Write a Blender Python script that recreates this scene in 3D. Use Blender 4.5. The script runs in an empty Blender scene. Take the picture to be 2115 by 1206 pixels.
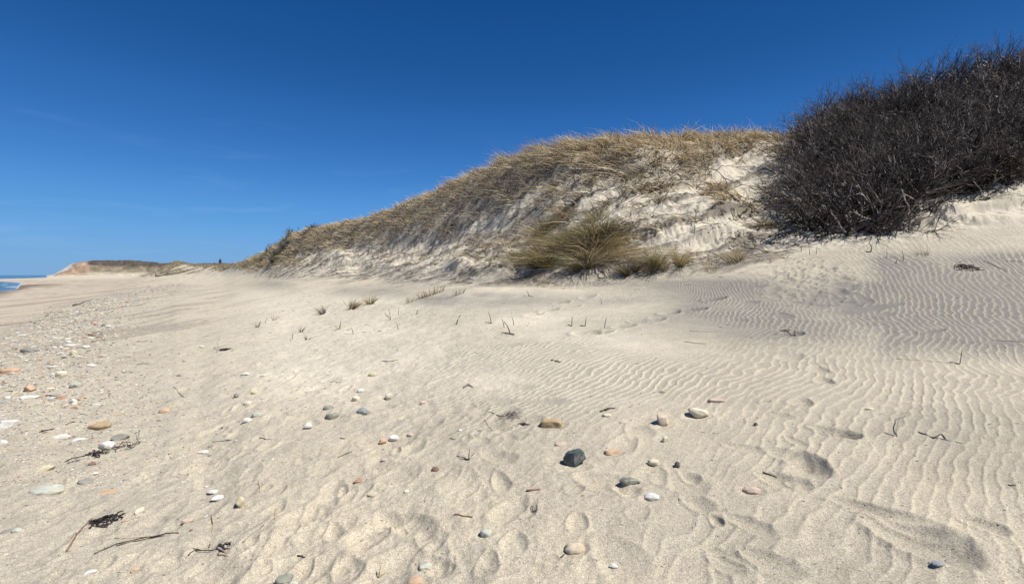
import bpy, bmesh, math, random
import numpy as np
from mathutils import Vector, Matrix
R = math.radians
scene = bpy.context.scene
col = scene.collection
rng = np.random.default_rng(7)
random.seed(7)

# ------------------------------------------------------------------ camera
F = 960.0; CX = 1057.5; CY = 603.0; HOR = 568.0; ZC = 1.3
PITCH = math.atan((CY - HOR) / F)
cam_d = bpy.data.cameras.new("camera"); cam = bpy.data.objects.new("camera", cam_d); col.objects.link(cam)
cam.location = (0, 0, ZC); cam.rotation_euler = (R(90) - PITCH, 0, 0)
cam_d.sensor_width = 36; cam_d.lens = 36 * F / 2115; cam_d.clip_start = 0.05; cam_d.clip_end = 60000
scene.camera = cam

# ------------------------------------------------------------------ sun, sky, exposure
SUN_DIR = Vector((0.95, -0.34, 0)).normalized(); SUN_EL = R(56)
world = bpy.data.worlds.new("World"); scene.world = world; world.use_nodes = True
wn = world.node_tree.nodes; wl = world.node_tree.links
sky = wn.new('ShaderNodeTexSky'); sky.sky_type = 'NISHITA'; sky.sun_disc = False
sky.sun_elevation = SUN_EL; sky.sun_rotation = math.atan2(SUN_DIR.x, SUN_DIR.y)
sky.altitude = 0; sky.air_density = 1.0; sky.dust_density = 0.15; sky.ozone_density = 3.0
bg = wn['Background']; bg.inputs['Strength'].default_value = 0.085
# deep clear-air colour of the sky by height above the horizon, laid over the physical sky
tg = wn.new('ShaderNodeTexCoord'); sz = wn.new('ShaderNodeSeparateXYZ'); wl.new(tg.outputs['Generated'], sz.inputs[0])
rp = wn.new('ShaderNodeValToRGB'); rp.color_ramp.interpolation = 'B_SPLINE'; el = rp.color_ramp.elements
K_ = 0.95 / (0.085 * 2 ** 0.6)
stops = [(0.0, (.205, .42, .70)), (.035, (.20, .43, .76)), (.095, (.125, .39, .80)), (.195, (.048, .218, .62)), (.32, (.020, .122, .395)), (.40, (.011, .098, .335)), (.53, (.0045, .066, .257)), (1.0, (.003, .045, .18))]
while len(el) < len(stops): el.new(0.5)
for e_, (p_, c_) in zip(el, stops): e_.position = p_; e_.color = c_ + (1,)
wl.new(sz.outputs['Z'], rp.inputs[0])
vm = wn.new('ShaderNodeVectorMath'); vm.operation = 'SCALE'; vm.inputs['Scale'].default_value = K_; wl.new(rp.outputs[0], vm.inputs[0])
mr = wn.new('ShaderNodeMapRange'); mr.inputs['From Min'].default_value = 0.0; mr.inputs['From Max'].default_value = -0.9; mr.inputs['To Min'].default_value = 1.0; mr.inputs['To Max'].default_value = 1.0; wl.new(sz.outputs['X'], mr.inputs['Value'])
vm2 = wn.new('ShaderNodeVectorMath'); vm2.operation = 'SCALE'; wl.new(vm.outputs[0], vm2.inputs[0]); wl.new(mr.outputs[0], vm2.inputs['Scale'])
smx = wn.new('ShaderNodeMix'); smx.data_type = 'RGBA'; smx.inputs['Factor'].default_value = 0.98; wl.new(sky.outputs[0], smx.inputs['A']); wl.new(vm2.outputs[0], smx.inputs['B'])
# faint high cirrus wisps low over the dune
tc = wn.new('ShaderNodeTexCoord'); mp = wn.new('ShaderNodeMapping'); mp.inputs['Scale'].default_value = (3, 3, 22)
mp.inputs['Rotation'].default_value = (0.0, R(8), 0)
cn = wn.new('ShaderNodeTexNoise'); cn.inputs['Scale'].default_value = 1.7; cn.inputs['Detail'].default_value = 6; cn.inputs['Distortion'].default_value = 0.6
cr = wn.new('ShaderNodeValToRGB'); cr.color_ramp.elements[0].position = 0.56; cr.color_ramp.elements[1].position = 0.95
sx = wn.new('ShaderNodeSeparateXYZ'); er = wn.new('ShaderNodeMapRange')
er.inputs['From Min'].default_value = 0.30; er.inputs['From Max'].default_value = 0.12; er.inputs['To Min'].default_value = 0; er.inputs['To Max'].default_value = 0.09
mu = wn.new('ShaderNodeMath'); mu.operation = 'MULTIPLY'
mx = wn.new('ShaderNodeMix'); mx.data_type = 'RGBA'; mx.inputs['B'].default_value = (6.5, 8.0, 9.5, 1)
wl.new(tc.outputs['Generated'], mp.inputs[0]); wl.new(mp.outputs[0], cn.inputs['Vector']); wl.new(cn.outputs['Fac'], cr.inputs[0])
wl.new(tc.outputs['Generated'], sx.inputs[0]); wl.new(sx.outputs['Z'], er.inputs['Value'])
wl.new(cr.outputs[0], mu.inputs[0]); wl.new(er.outputs[0], mu.inputs[1]); wl.new(mu.outputs[0], mx.inputs['Factor'])
wl.new(smx.outputs['Result'], mx.inputs['A']); wl.new(mx.outputs['Result'], bg.inputs['Color'])
sd = bpy.data.lights.new("sun", 'SUN'); sd.energy = 4.4; sd.angle = R(0.53); sd.color = (1.0, 0.975, 0.935)
sun = bpy.data.objects.new("sun", sd); col.objects.link(sun)
S3 = Vector((SUN_DIR.x * math.cos(SUN_EL), SUN_DIR.y * math.cos(SUN_EL), math.sin(SUN_EL)))
sun.rotation_euler = S3.to_track_quat('Z', 'Y').to_euler(); sun.location = S3 * 50
vs = scene.view_settings; vs.view_transform = 'Standard'; vs.look = 'None'; vs.gamma = 1; vs.exposure = 0.6
scene.cycles.max_bounces = 5; scene.cycles.diffuse_bounces = 3; scene.cycles.transparent_max_bounces = 4

# ------------------------------------------------------------------ numpy helpers
def smooth(e0, e1, x):
    t = np.clip((x - e0) / (e1 - e0), 0, 1); return t * t * (3 - 2 * t)
def _h(ix, iy, seed):
    with np.errstate(over='ignore'):
        h = (ix.astype(np.uint32) * np.uint32(374761393) + iy.astype(np.uint32) * np.uint32(668265263) + np.uint32((seed * 2246822519) & 0xffffffff))
        h = (h ^ (h >> np.uint32(13))) * np.uint32(1274126177)
        h = h ^ (h >> np.uint32(16))
    return h
def pn(x, y, seed=0):
    xi = np.floor(x).astype(np.int64); yi = np.floor(y).astype(np.int64); xf = x - xi; yf = y - yi
    u = xf ** 3 * (xf * (xf * 6 - 15) + 10); v = yf ** 3 * (yf * (yf * 6 - 15) + 10)
    def g(dx, dy):
        a = _h((xi + dx) & 0xffffffff, (yi + dy) & 0xffffffff, seed).astype(np.float64) * (2 * math.pi / 4294967296.0)
        return np.cos(a) * (xf - dx) + np.sin(a) * (yf - dy)
    a = g(0, 0); b = g(1, 0); c = g(0, 1); d = g(1, 1)
    return 1.45 * ((a + u * (b - a)) + v * ((c + u * (d - c)) - (a + u * (b - a))))
def fbm(x, y, seed=0, o=4, gain=0.5):
    s = 0; a = 1; 
    for k in range(o): s = s + a * pn(x * 2 ** k, y * 2 ** k, seed + k * 17); a *= gain
    return s
def pchip_slopes(x, y):
    h = np.diff(x); dl = np.diff(y, axis=0) / (h if y.ndim == 1 else h.reshape((-1,) + (1,) * (y.ndim - 1)))
    m = np.zeros_like(y); hh = h if y.ndim == 1 else h.reshape((-1,) + (1,) * (y.ndim - 1))
    w1 = 2 * hh[1:] + hh[:-1]; w2 = hh[1:] + 2 * hh[:-1]
    with np.errstate(all='ignore'):
        t = (w1 + w2) / (w1 / dl[:-1] + w2 / dl[1:])
    ok = (dl[:-1] * dl[1:]) > 0
    m[1:-1] = np.where(ok, t, 0); m[0] = dl[0]; m[-1] = dl[-1]
    return m
def pchip(x, y, q):
    m = pchip_slopes(x, y); q = np.clip(q, x[0], x[-1])
    i = np.clip(np.searchsorted(x, q, side='right') - 1, 0, len(x) - 2); h = x[i + 1] - x[i]; t = (q - x[i]) / h
    if y.ndim > 1: h = h[:, None]; t = t[:, None]
    return ((2*t**3 - 3*t**2 + 1) * y[i] + (t**3 - 2*t**2 + t) * h * m[i] + (-2*t**3 + 3*t**2) * y[i+1] + (t**3 - t**2) * h * m[i+1])
CP, SP = math.cos(PITCH), math.sin(PITCH)
def project(x, y, z):
    z = z - ZC; yc = y * CP - z * SP; zc = y * SP + z * CP
    yc = np.where(np.abs(yc) < 1e-6, 1e-6, yc)
    return CX + F * x / yc, CY - F * zc / yc, yc
def raydir(px, py):                      # direction with unit forward (y) component
    u = (px - CX) / F; v = -(py - CY) / F
    y = CP + v * SP; z = -SP + v * CP
    return u / y, z / y

# ------------------------------------------------------------------ terrain control profiles: px -> 10 rows (depth, photo row) then 3 rows (depth, height)
PROF = {
 -900: [(2.2,-.05),(4.4,-.15),(7.6,-.35),(20,-1.0),(38,-1.7),(60,-2.2),(90,-2.6),(150,-3),(220,-3.5),(330,-4),(600,-5),(900,-5),(4000,-5)],
 -300: [(2.1,0),(4.2,-.05),(7.3,-.18),(19,-.65),(38,-1.15),(60,-1.75),(90,-2.2),(150,-2.6),(220,-2.8),(330,-3),(600,-5),(900,-5),(4000,-5)],
 0: ['y',(2.0,1206),(4.0,880),(7.0,764),(19,654),(38,623),(68,602.5),(90,-1.75),(150,-1.6),(225,-1.12),(330,-1.42),(600,-4),(900,-5),(4000,-5)],
 60: ['y',(2.0,1206),(3.95,885),(6.9,763),(18.5,652),(37,620),(66,600),(100,591),(150,-1.22),(225,-1.08),(330,-1.22),(600,-2.2),(900,-3),(4000,-5)],
 120: ['y',(2.0,1206),(3.9,895),(6.8,762),(18,650),(36,617),(70,597),(110,-1.0),(160,-1.0),(225,-.98),(330,-1.02),(600,-1.1),(900,-.6),(4000,-1)],
 250: ['y',(1.97,1206),(3.85,900),(6.6,761),(17,645),(34,611),(62,592),(100,582),(140,-.5),(200,-.4),(330,-.5),(600,-.4),(900,0),(4000,0)],
 310: ['y',(1.96,1206),(3.85,900),(6.5,760),(17,642),(34,606),(60,588),(92,579),(125,574),(155,571),(200,563),(330,.8),(900,0),(4000,0)],
 345: ['y',(1.96,1206),(3.82,900),(6.45,760),(16.8,641),(34,604),(60,587),(90,578),(125,572),(155,564),(195,549),(260,3),(900,0),(4000,0)],
 366: ['y',(1.95,1206),(3.8,900),(6.4,760),(16.5,640),(34,602),(60,586),(90,577),(125,571),(155,560),(190,541),(240,3),(900,0),(4000,0)],
 400: ['y',(1.95,1206),(3.8,900),(6.4,760),(16.5,640),(34,600),(58,585),(88,576),(120,569),(148,558),(180,547),(230,3),(900,0),(4000,0)],
 455: ['y',(1.92,1206),(3.7,900),(6.2,760),(16,640),(32,599),(52,583),(75,574),(95,567),(115,558),(140,549),(190,3),(900,0),(4000,0)],
 490: ['y',(1.9,1206),(3.6,900),(6.1,760),(15.3,640),(29,597),(46,579),(58,571),(70,563),(80,555),(90,547),(120,2),(900,0),(4000,0)],
 540: ['y',(1.9,1206),(3.5,900),(5.9,760),(14,640),(26,596),(38,577),(44,566),(50,551),(55,540),(60,528),(78,2.2),(900,0),(4000,0)],
 620: ['y',(1.9,1206),(3.4,900),(5.7,760),(12.5,640),(19.5,598),(27,571),(32.5,551),(37,530),(40,507),(44,484),(58,2.5),(900,0),(4000,0)],
 750: ['y',(1.85,1206),(3.3,900),(5.3,760),(10.5,640),(15,601),(19.3,578),(23.5,551),(27,525),(30,485),(33,457),(45,3),(900,0),(4000,0)],
 900: ['y',(1.8,1206),(3.15,900),(4.9,760),(8.7,640),(11.2,607),(13.8,586),(17,552),(20,512),(22.5,450),(26,401),(36,3.5),(900,0),(4000,0)],
 1050: ['y',(1.75,1206),(3.0,900),(4.6,760),(7.9,640),(9.4,609),(11,587),(13.2,550),(15.5,500),(18,410),(21,336),(30,4.5),(900,0),(4000,0)],
 1200: ['y',(1.72,1206),(2.9,900),(4.4,760),(7.3,640),(8.6,610),(9.9,584),(11.2,543),(12.8,480),(15,385),(18,306),(27,5),(900,0),(4000,0)],
 1330: ['y',(1.7,1206),(2.85,900),(4.3,760),(7.0,640),(8.4,605),(9.6,574),(10.8,520),(12.3,450),(13.8,378),(17,296),(26,5),(900,0),(4000,0)],
 1450: ['y',(1.7,1206),(2.8,900),(4.2,760),(6.8,640),(8.2,600),(9.5,564),(10.6,510),(12,450),(13.5,402),(18,301),(27,5),(900,0),(4000,0)],
 1560: ['y',(1.67,1206),(2.75,900),(4.1,760),(6.5,640),(7.9,590),(9.2,543),(10.6,500),(12.4,445),(14.6,375),(17.8,292),(27,5),(900,0),(4000,0)],
 1700: ['y',(1.65,1206),(2.7,900),(4.0,760),(6.2,640),(7.5,580),(8.8,525),(10,495),(12,430),(14.2,350),(17,288),(26,5),(900,0),(4000,0)],
 1900: ['y',(1.6,1206),(2.65,900),(3.9,760),(5.9,640),(7.3,560),(8.4,505),(9.2,476),(10.6,425),(13.2,330),(16.5,240),(26,5.5),(900,0),(4000,0)],
 2115: ['y',(1.58,1206),(2.6,900),(3.85,760),(5.7,640),(7.2,550),(8.3,480),(9.2,434),(10.2,395),(12.8,285),(16,180),(26,6),(900,0),(4000,0)],
 2500: ['y',(1.58,1206),(2.6,900),(3.85,760),(5.7,640),(7.2,545),(8.3,470),(9.2,425),(10.2,385),(12.8,265),(16,145),(26,6),(900,0),(4000,0)],
}
ks = sorted(PROF); KU = np.array([(k - CX) / F for k in ks]); KD = np.zeros((len(ks), 13)); KZ = np.zeros_like(KD)
for i, k in enumerate(ks):
    p = PROF[k]; 
    if p[0] == 'y': p = p[1:]
    for j, (d, v) in enumerate(p):
        KD[i, j] = d
        if abs(v) > 20:
            KZ[i, j] = ZC + d * raydir(k, v)[1]
        else: KZ[i, j] = v
# grid columns (azimuth) and rows (radius)
UF = 1.36; NF = 1500
az_f = np.arctan(np.linspace(-UF, UF, NF)); az_c = np.linspace(az_f[-1], 2 * math.pi + az_f[0], 90)[1:-1]
AZ = np.concatenate([az_f, az_c]); NC = len(AZ)
LR = np.concatenate([np.arange(math.log(0.3), math.log(1.6), 0.03), np.arange(math.log(1.6), math.log(20), 0.0033),
                     np.arange(math.log(20), math.log(60), 0.007), np.arange(math.log(60), math.log(1600), 0.02), np.arange(math.log(1600), math.log(9000), 0.1)])
NR = len(LR); RR = np.exp(LR)
uc = np.tan(np.where(AZ > math.pi / 2, np.where(AZ < math.pi, az_f[-1], az_f[0]), AZ).clip(az_f[0], az_f[-1]))
back = np.zeros(NC); back[NF:] = 1
# behind the camera blend smoothly between the two edges
w_back = np.zeros(NC); w_back[NF:] = smooth(0, 1, (AZ[NF:] - az_f[-1]) / (2 * math.pi + az_f[0] - az_f[-1]))
def colprof(u):
    D = np.exp(pchip(KU, np.log(KD), u)); Z = pchip(KU, KZ, u); return D, Z
Dk, Zk = colprof(uc); De, Ze = colprof(np.array([UF, -UF]))
cosf = np.cos(np.arctan(uc)); Rk = Dk / cosf[:, None]
Re = De / math.cos(math.atan(UF))
for c in range(NF, NC):
    w = w_back[c]; Rk[c] = np.exp((1 - w) * np.log(Re[0]) + w * np.log(Re[1])); Zk[c] = (1 - w) * Ze[0] + w * Ze[1]
Z = np.zeros((NR, NC)); S = np.zeros((NR, NC))
for c in range(NC):
    lk = np.log(Rk[c]); lk = np.concatenate([[math.log(0.25)], lk]); zk = np.concatenate([[0.02], Zk[c]])
    Z[:, c] = pchip(lk, zk, LR); S[:, c] = np.interp(LR, lk[1:], np.arange(13.0))
# S is the row coordinate: 5 = toe, 9 = crest
SA, CA = np.sin(AZ), np.cos(AZ)
X = RR[:, None] * SA[None, :]; Y = RR[:, None] * CA[None, :]
# distant headland
HP = np.array([100,112,122,135,150,172,195,270,345,450,520,800]); HY = np.array([569,567.5,561,554,546,542.5,541.5,540.5,545,546.5,546,548])
PXc = CX + F * np.tan(np.clip(np.where(AZ > math.pi, AZ - 2 * math.pi, AZ), -1.4, 1.4))
hs_ = np.interp(PXc, HP, HY, left=575, right=552) - np.where(PXc > 180, 1.2 * pn(PXc / 23, PXc * 0, 8) + .8 * pn(PXc / 7, PXc * 0, 9), 0); hz = ZC + (HOR - hs_) / F * 900.0
front = (Y > 0)
prof = smooth(560, 840, Y + 60 * pn(X / 90, Y / 90, 3)) * (1 - smooth(1500, 2500, Y))
head = np.where(front, (hz[None, :] + 1.0) * prof - 1.0, -9)
head = np.where((Y > 400) & (PXc[None, :] > 98), head * (1 + 0.0), -9)
cn_ = (Y > 500)
Z = np.maximum(Z, head)
Z += np.where(cn_ & (Z > 0.5), (1.3 * pn(X / 22, Y / 40, 5) + 1.1 * pn(X / 9, Y / 40, 6)) * smooth(0.5, 6, Z) * (1 - smooth(0.7, 1, prof)), 0)
Z0 = Z.copy()
PX, PY, DD = project(X, Y, Z)
frontm = (Y > 0.2)
PX = np.where(frontm, PX, -5000); 

# ---- medium relief
near = (RR < 60)[:, None] * np.ones((1, NC), bool)
slope = smooth(4.9, 6.0, S) * (1 - smooth(9.3, 10.5, S)) * smooth(470, 640, PX)
slope_n = slope * (RR < 110)[:, None]
hum = fbm(X / 1.5 + 3, Y / 1.5, 11, 5, .58)
AA = .67 * X - .74 * Y; BB = S * 1.5 + .25 * hum
N1 = pn((.85 * AA + .53 * BB) / 1.9, (-.53 * AA + .85 * BB) / .36, 25) + .6 * pn((.85 * AA + .53 * BB) / .7, (-.53 * AA + .85 * BB) / .15, 26) + .35 * pn(X / .9, Y / .9, 27)
N1 = N1 * (RR < 120)[:, None]
toe = smooth(4.2, 5.2, S) * (1 - smooth(9.3, 10.5, S)) * smooth(480, 620, PX) * (1 - smooth(1500, 1750, PX)) * (RR < 110)[:, None]
Z += toe * .055 * np.maximum(N1, -.2) + toe * .035 * np.abs(pn(X / .45, Y / .45, 28))
Z += slope_n * 0.17 * hum * smooth(5, 7, S)
ridg = 1 - np.abs(pn(X / 0.55, Y / 0.8, 31))
Z += slope_n * 0.030 * fbm(X / .22, Y / .22, 35, 3, .6)
Z += slope_n * 0.05 * ridg * (pn(X / 2, Y / 2, 32) > 0)
# gentle beach undulation
fl = (1 - smooth(4.5, 6, S)) * (RR < 300)[:, None]
Z += fl * 0.05 * fbm(X / 3.5, Y / 3.5, 41, 2) * smooth(3, 9, RR)[:, None]
# low ridge below the tufts in the middle (photo 680-1250, 610-640)
def bump_px(px, py, rx, ry, h):
    e = ((PX - px) / rx) ** 2 + ((PY - py) / ry) ** 2
    return h * np.exp(-e) * frontm
PX, PY, DD = project(X, Y, Z); PX = np.where(frontm, PX, -5000)
for (a, b, rx, ry, h) in [(930,612,120,9,.12),(1050,606,140,8,.10),(1130,618,200,10,-.07),(700,630,90,10,.07),(700,536,38,16,.5),(738,548,26,14,-.3),
                          (1040,540,60,22,.45),(1068,548,24,22,-.35),(950,556,30,12,.35),(560,590,60,10,.25),(1500,490,60,12,.3),(1360,545,60,14,.15),
                          (1640,600,60,10,.05),(1380,470,70,20,.25),(1500,430,60,20,.25),(2000,455,120,8,.12)]:
    Z += bump_px(a, b, rx, ry, h)
# scarp at the right below the shrubs
sc_ = smooth(1840, 1900, PX) * (PX < 2900)
Z += sc_ * 0.20 * smooth(6.08, 6.22, S + 0.10 * pn(X * 1.3, Y * 1.3, 51)) * (1 - smooth(7, 8.5, S))
Z -= smooth(1690, 1760, PX) * (1 - smooth(1880, 1960, PX)) * 0.18 * smooth(6.05, 6.2, S) * (1 - smooth(6.5, 7.2, S))
Z += sc_ * 0.05 * np.round(3 * pn(X * 1.1, Y * 3.2, 52)) / 2 * smooth(6.1, 6.4, S) * (1 - smooth(8, 9, S))

# ---- fine relief: wind ripples with a steady crest direction
nf = slice(0, int(np.searchsorted(RR, 22)))
x, y = X[nf, :], Y[nf, :]; px, py = PX[nf, :], PY[nf, :]
phi = R(43); lam = 0.067
s2 = np.maximum(0, y - 4.5) * smooth(1.6, 4.2, x)
wob = 0.62 * lam * pn(x / 0.27, y / 0.27, 61) * smooth(-.5, .3, pn(x / 1.7, y / 1.7, 66)) + 1.7 * lam * pn(x / 1.0, y / 1.0, 62) + .3 * lam * pn(x / .12, y / .12, 68) + 3.0 * lam * pn(x / 3.7, y / 3.7, 63)
ph = (x * math.cos(phi) - y * math.sin(phi) + 0.06 * s2 ** 2 + wob) / lam
ph2 = (x * math.cos(R(46)) - y * math.sin(R(46)) + 2.0 * wob) / 0.13
def rip(p):
    t = 2 * math.pi * p; c = 0.5 + 0.5 * np.cos(t + 0.35 * np.sin(t)); return c ** 2.1
big = smooth(960, 1080, py) * smooth(1100, 1350, px) * (1 - smooth(1650, 1800, px))
r1 = rip(ph); r2 = rip(ph2)
amp = smooth(-0.1, 0.0, x * 0 + 1) * 1.0
amp = 0.25 + 0.75 * smooth(680, 1050, px)
amp = np.where(py > 760, np.minimum(amp, 0.16 + 0.9 * smooth(680, 1300, px + (1000 - py) * 1.6)), amp)
amp *= smooth(0.55, -0.25, pn(x / 1.5 + 9, y / 1.5, 64) * (1.1 - smooth(1250, 1700, px)))
amp *= (1 - smooth(5.2, 5.9, S[nf])) * (1 - 0.85 * smooth(1400, 1500, px) * (1 - smooth(1560, 1720, px)) * smooth(4.2, 4.8, S[nf]))
amp = np.maximum(amp, 0.4 * (1 - smooth(150, 330, px)) * smooth(870, 960, py))
amp = np.clip(amp, 0, 1)
lump = fbm(x / 0.30, y / 0.30, 71, 4, 0.55)
lumpm = (1 - smooth(900, 1350, px + 0.4 * (900 - py))) * smooth(600, 640, py)
RD = np.zeros_like(Z); RD[nf] = amp * (.7 + .6 * pn(x / .6, y / .6, 67)) * 0.0092 * ((1 - big) * r1 + big * 1.3 * r2) * (1 - smooth(16, 22, RR[nf])[:, None])
Z += RD
Z[nf] += 0.0145 * lump * (0.22 + 0.78 * lumpm) * (1 - smooth(5, 6, S[nf]))
Z[nf] += 0.004 * fbm(x / 0.07, y / 0.07, 75, 3, 0.6) * (0.25 + 0.75 * lumpm)
RIP = np.zeros_like(Z); RIP[nf] = amp * ((1 - big) * r1 + big * r2) ; AMP = np.zeros_like(Z); AMP[nf] = amp

# ------------------------------------------------------------------ lookup
AZs = AZ
def zlook(xq, yq, A=None):
    A = Z if A is None else A
    xq = np.asarray(xq, float); yq = np.asarray(yq, float)
    a = np.arctan2(xq, yq); a = np.where(a < AZ[0], a + 2 * math.pi, a)
    ci = np.interp(a, AZ, np.arange(NC)); ri = np.interp(np.log(np.maximum(np.hypot(xq, yq), 0.31)), LR, np.arange(NR))
    c0 = np.clip(ci.astype(int), 0, NC - 2); r0 = np.clip(ri.astype(int), 0, NR - 2); fc = ci - c0; fr = ri - r0
    return (A[r0, c0] * (1 - fr) * (1 - fc) + A[r0 + 1, c0] * fr * (1 - fc) + A[r0, c0 + 1] * (1 - fr) * fc + A[r0 + 1, c0 + 1] * fr * fc)
def hit(px, py, far=3000):               # first ground point seen at a photo position
    dx, dz = raydir(px, py); d = np.exp(np.linspace(math.log(1.2), math.log(far), 2500))
    g = ZC + d * dz - zlook(d * dx, d); k = np.argmax(g < 0)
    if g[k] >= 0: k = len(d) - 1
    lo, hi = d[max(k - 1, 0)], d[k]
    for _ in range(20):
        m = (lo + hi) / 2
        if ZC + m * dz - zlook(m * dx, m) < 0: hi = m
        else: lo = m
    m = hi; return Vector((m * dx, m, float(zlook(m * dx, m))))

# ---- footprints, hollows and scuffs pressed into the sand
def press(px, py, L, W, ang, depth, rim=0.35, toe=0.0):
    """L, W half sizes in metres, ang = ground azimuth of the long axis in degrees"""
    c = hit(px, py); Rm = 2.2 * max(L, W); rr = math.hypot(c.x, c.y); a0 = math.atan2(c.x, c.y); da = Rm / rr
    c0, c1 = np.searchsorted(AZ[:NF], [a0 - da, a0 + da]); q0, q1 = np.searchsorted(RR, [max(rr - Rm, .31), rr + Rm])
    xx = X[q0:q1, c0:c1] - c.x; yy = Y[q0:q1, c0:c1] - c.y; s, k = math.sin(R(ang)), math.cos(R(ang))
    al = (xx * s + yy * k) / L; ac = (xx * k - yy * s) / W
    ac = ac * (1 + 0.25 * al); jj = 0.09 * pn(xx * 9 + px, yy * 9 + py, 5)
    q = np.sqrt(al ** 2 + ac ** 2) * (1 + jj)
    Z[q0:q1, c0:c1] += -depth * np.exp(-(q / .95) ** 3.4) * (1 + 0.25 * al * toe) + rim * depth * np.exp(-((q - 1.28) / 0.22) ** 2)
    kq = smooth(0.85, 1.4, q); Z[q0:q1, c0:c1] -= RD[q0:q1, c0:c1] * (1 - kq); RD[q0:q1, c0:c1] *= kq; RIP[q0:q1, c0:c1] *= kq
for (a, b, L, W, an, dp) in [
    (1210,688,.16,.09,80,.075),(1240,686,.15,.08,80,.07),(1290,675,.15,.08,70,.075),(1325,664,.15,.08,70,.075),(1354,661,.15,.08,60,.08),(1385,648,.16,.09,60,.08),
    (1438,640,.18,.10,70,.085),(1478,619,.19,.10,70,.085),(1182,634,.16,.09,60,.07),(1135,642,.16,.09,60,.07),(1160,626,.16,.09,60,.07),(1215,612,.16,.09,60,.06),(1105,650,.16,.09,60,.06),
    (1620,652,.15,.10,20,.02),(1640,690,.13,.09,60,.055),(1634,738,.14,.085,60,.03),(1690,762,.09,.07,30,.025),(1702,786,.08,.06,30,.03),(1655,830,.09,.06,45,.03),
    (1722,893,.11,.055,-40,.03),(1752,905,.06,.05,-30,.035),(1672,962,.10,.085,30,.045),(1640,945,.12,.07,-40,.025),(1598,988,.08,.05,-40,.022),(1650,1000,.05,.04,-40,.018),
    (1825,1062,.17,.05,-47,.03),(1900,1115,.15,.10,-45,.055),(2030,1083,.07,.04,-45,.025),
    (1238,995,.12,.065,-60,.025),(1294,1012,.06,.045,-40,.02),(1405,998,.12,.07,-60,.022),(1440,1038,.065,.045,-40,.025),(1425,985,.05,.03,-40,.02),
    (1030,945,.11,.06,-50,.02),(845,1085,.14,.06,-50,.028),(800,1075,.07,.05,-50,.02),(890,1110,.07,.05,-50,.02),(690,1005,.06,.055,0,.015),(620,1065,.10,.07,20,.022),
    (570,1050,.07,.04,0,.018),(655,1060,.08,.06,-40,.02),(820,1170,.13,.09,30,.025),(575,1010,.06,.04,0,.015),(1545,1080,.09,.04,-40,.02),(1590,1160,.10,.05,-45,.02),(1500,1150,.08,.03,-45,.012),
    (1535,925,.10,.04,-50,.015),(1930,684,.16,.05,70,.05),(1790,640,.5,.09,80,.035),(1760,632,.2,.08,70,.03),(1830,650,.15,.06,70,.02),(2080,706,.25,.05,80,.025),
    (1050,800,.20,.06,-75,.018),(1130,830,.15,.05,-75,.014),(1060,712,.14,.06,80,.015),(1710,560,.2,.1,60,.03),(1690,585,.2,.1,60,.03),(1730,600,.15,.1,20,.03),(1650,590,.25,.1,80,.03),
    (1600,600,.3,.08,80,.035),(1560,592,.2,.08,80,.03),(1680,610,.2,.08,80,.03),(1740,575,.2,.08,0,.03),(780,950,.08,.05,30,.01),(470,1060,.12,.05,60,.015),(340,1000,.1,.06,40,.012)]:
    press(a, b, L, W, an, dp * 0.75)
for (a, b, w) in [(1187,965,50),(1139,880,48),(1370,878,34),(1441,860,44),(1262,937,40),(1350,959,26),(1300,998,50),(1346,1029,34),(1553,1015,40),(1187,1135,48),(688,864,34),(749,855,30),
                  (813,909,26),(497,1048,22),(1004,1103,30),(97,1012,66),(221,925,40),(126,905,38),(340,852,26),(741,995,26),(877,1170,36)]:
    q_ = hit(a, b); press(a, b, w / F * q_.y * .62, w / F * q_.y * .42, 90, w / F * q_.y * .07, .5)
r2_ = random.Random(5)
for i in range(330):                      # old half-filled prints all over the left and the foreground
    a = r2_.uniform(60, 1080) if i < 290 else r2_.uniform(1000, 1650); b = 620 + 586 * r2_.random() ** 1.2
    if a > 700 and b < 800: continue
    s = r2_.uniform(.04, .12); press(a, b, s, s * r2_.uniform(.45, .8), r2_.uniform(-80, 80), r2_.uniform(.004, .013), 0.5)
for i in range(260):                      # trampled sand by the foot of the dune at right
    a = r2_.gauss(1660, 50); b = r2_.gauss(580, 26)
    if b < 530 or b > 640: continue
    s = r2_.uniform(.05, .14); press(a, b, s, s * r2_.uniform(.35, .7), r2_.uniform(40, 130), r2_.uniform(.006, .016), 0.5)
PX, PY, DD = project(X, Y, Z); PX = np.where(frontm, PX, -5000)

# ---- mineral colour of the sand, with ripple trough shading painted in
def mixc(A, c, w): return A * (1 - w[..., None]) + np.array(c) * w[..., None]
n1 = fbm(X / 2.2, Y / 2.2, 81, 3); n2 = fbm(X / 0.6, Y / 0.6, 83, 3); n3 = fbm(X / 9.0, Y / 9.0, 85, 3)
C = np.ones((NR, NC, 3)) * np.array((.492, .442, .350))
C = mixc(C, (.545, .50, .405), smooth(420, 620, PX) * (1 - smooth(1250, 1500, PX)) * smooth(585, 620, PY) * (1 - smooth(760, 900, PY)))
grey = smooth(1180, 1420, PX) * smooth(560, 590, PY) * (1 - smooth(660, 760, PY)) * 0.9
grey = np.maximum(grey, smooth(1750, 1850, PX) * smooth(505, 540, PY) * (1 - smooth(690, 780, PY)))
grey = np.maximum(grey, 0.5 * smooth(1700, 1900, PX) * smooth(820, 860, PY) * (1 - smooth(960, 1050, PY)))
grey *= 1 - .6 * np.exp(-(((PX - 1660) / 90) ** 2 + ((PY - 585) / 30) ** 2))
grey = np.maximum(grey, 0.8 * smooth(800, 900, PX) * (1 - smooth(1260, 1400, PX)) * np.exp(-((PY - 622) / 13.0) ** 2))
grey = np.maximum(grey, 0.75 * smooth(640, 720, PX) * (1 - smooth(820, 900, PX)) * np.exp(-((PY - 603) / 12.0) ** 2))
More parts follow.
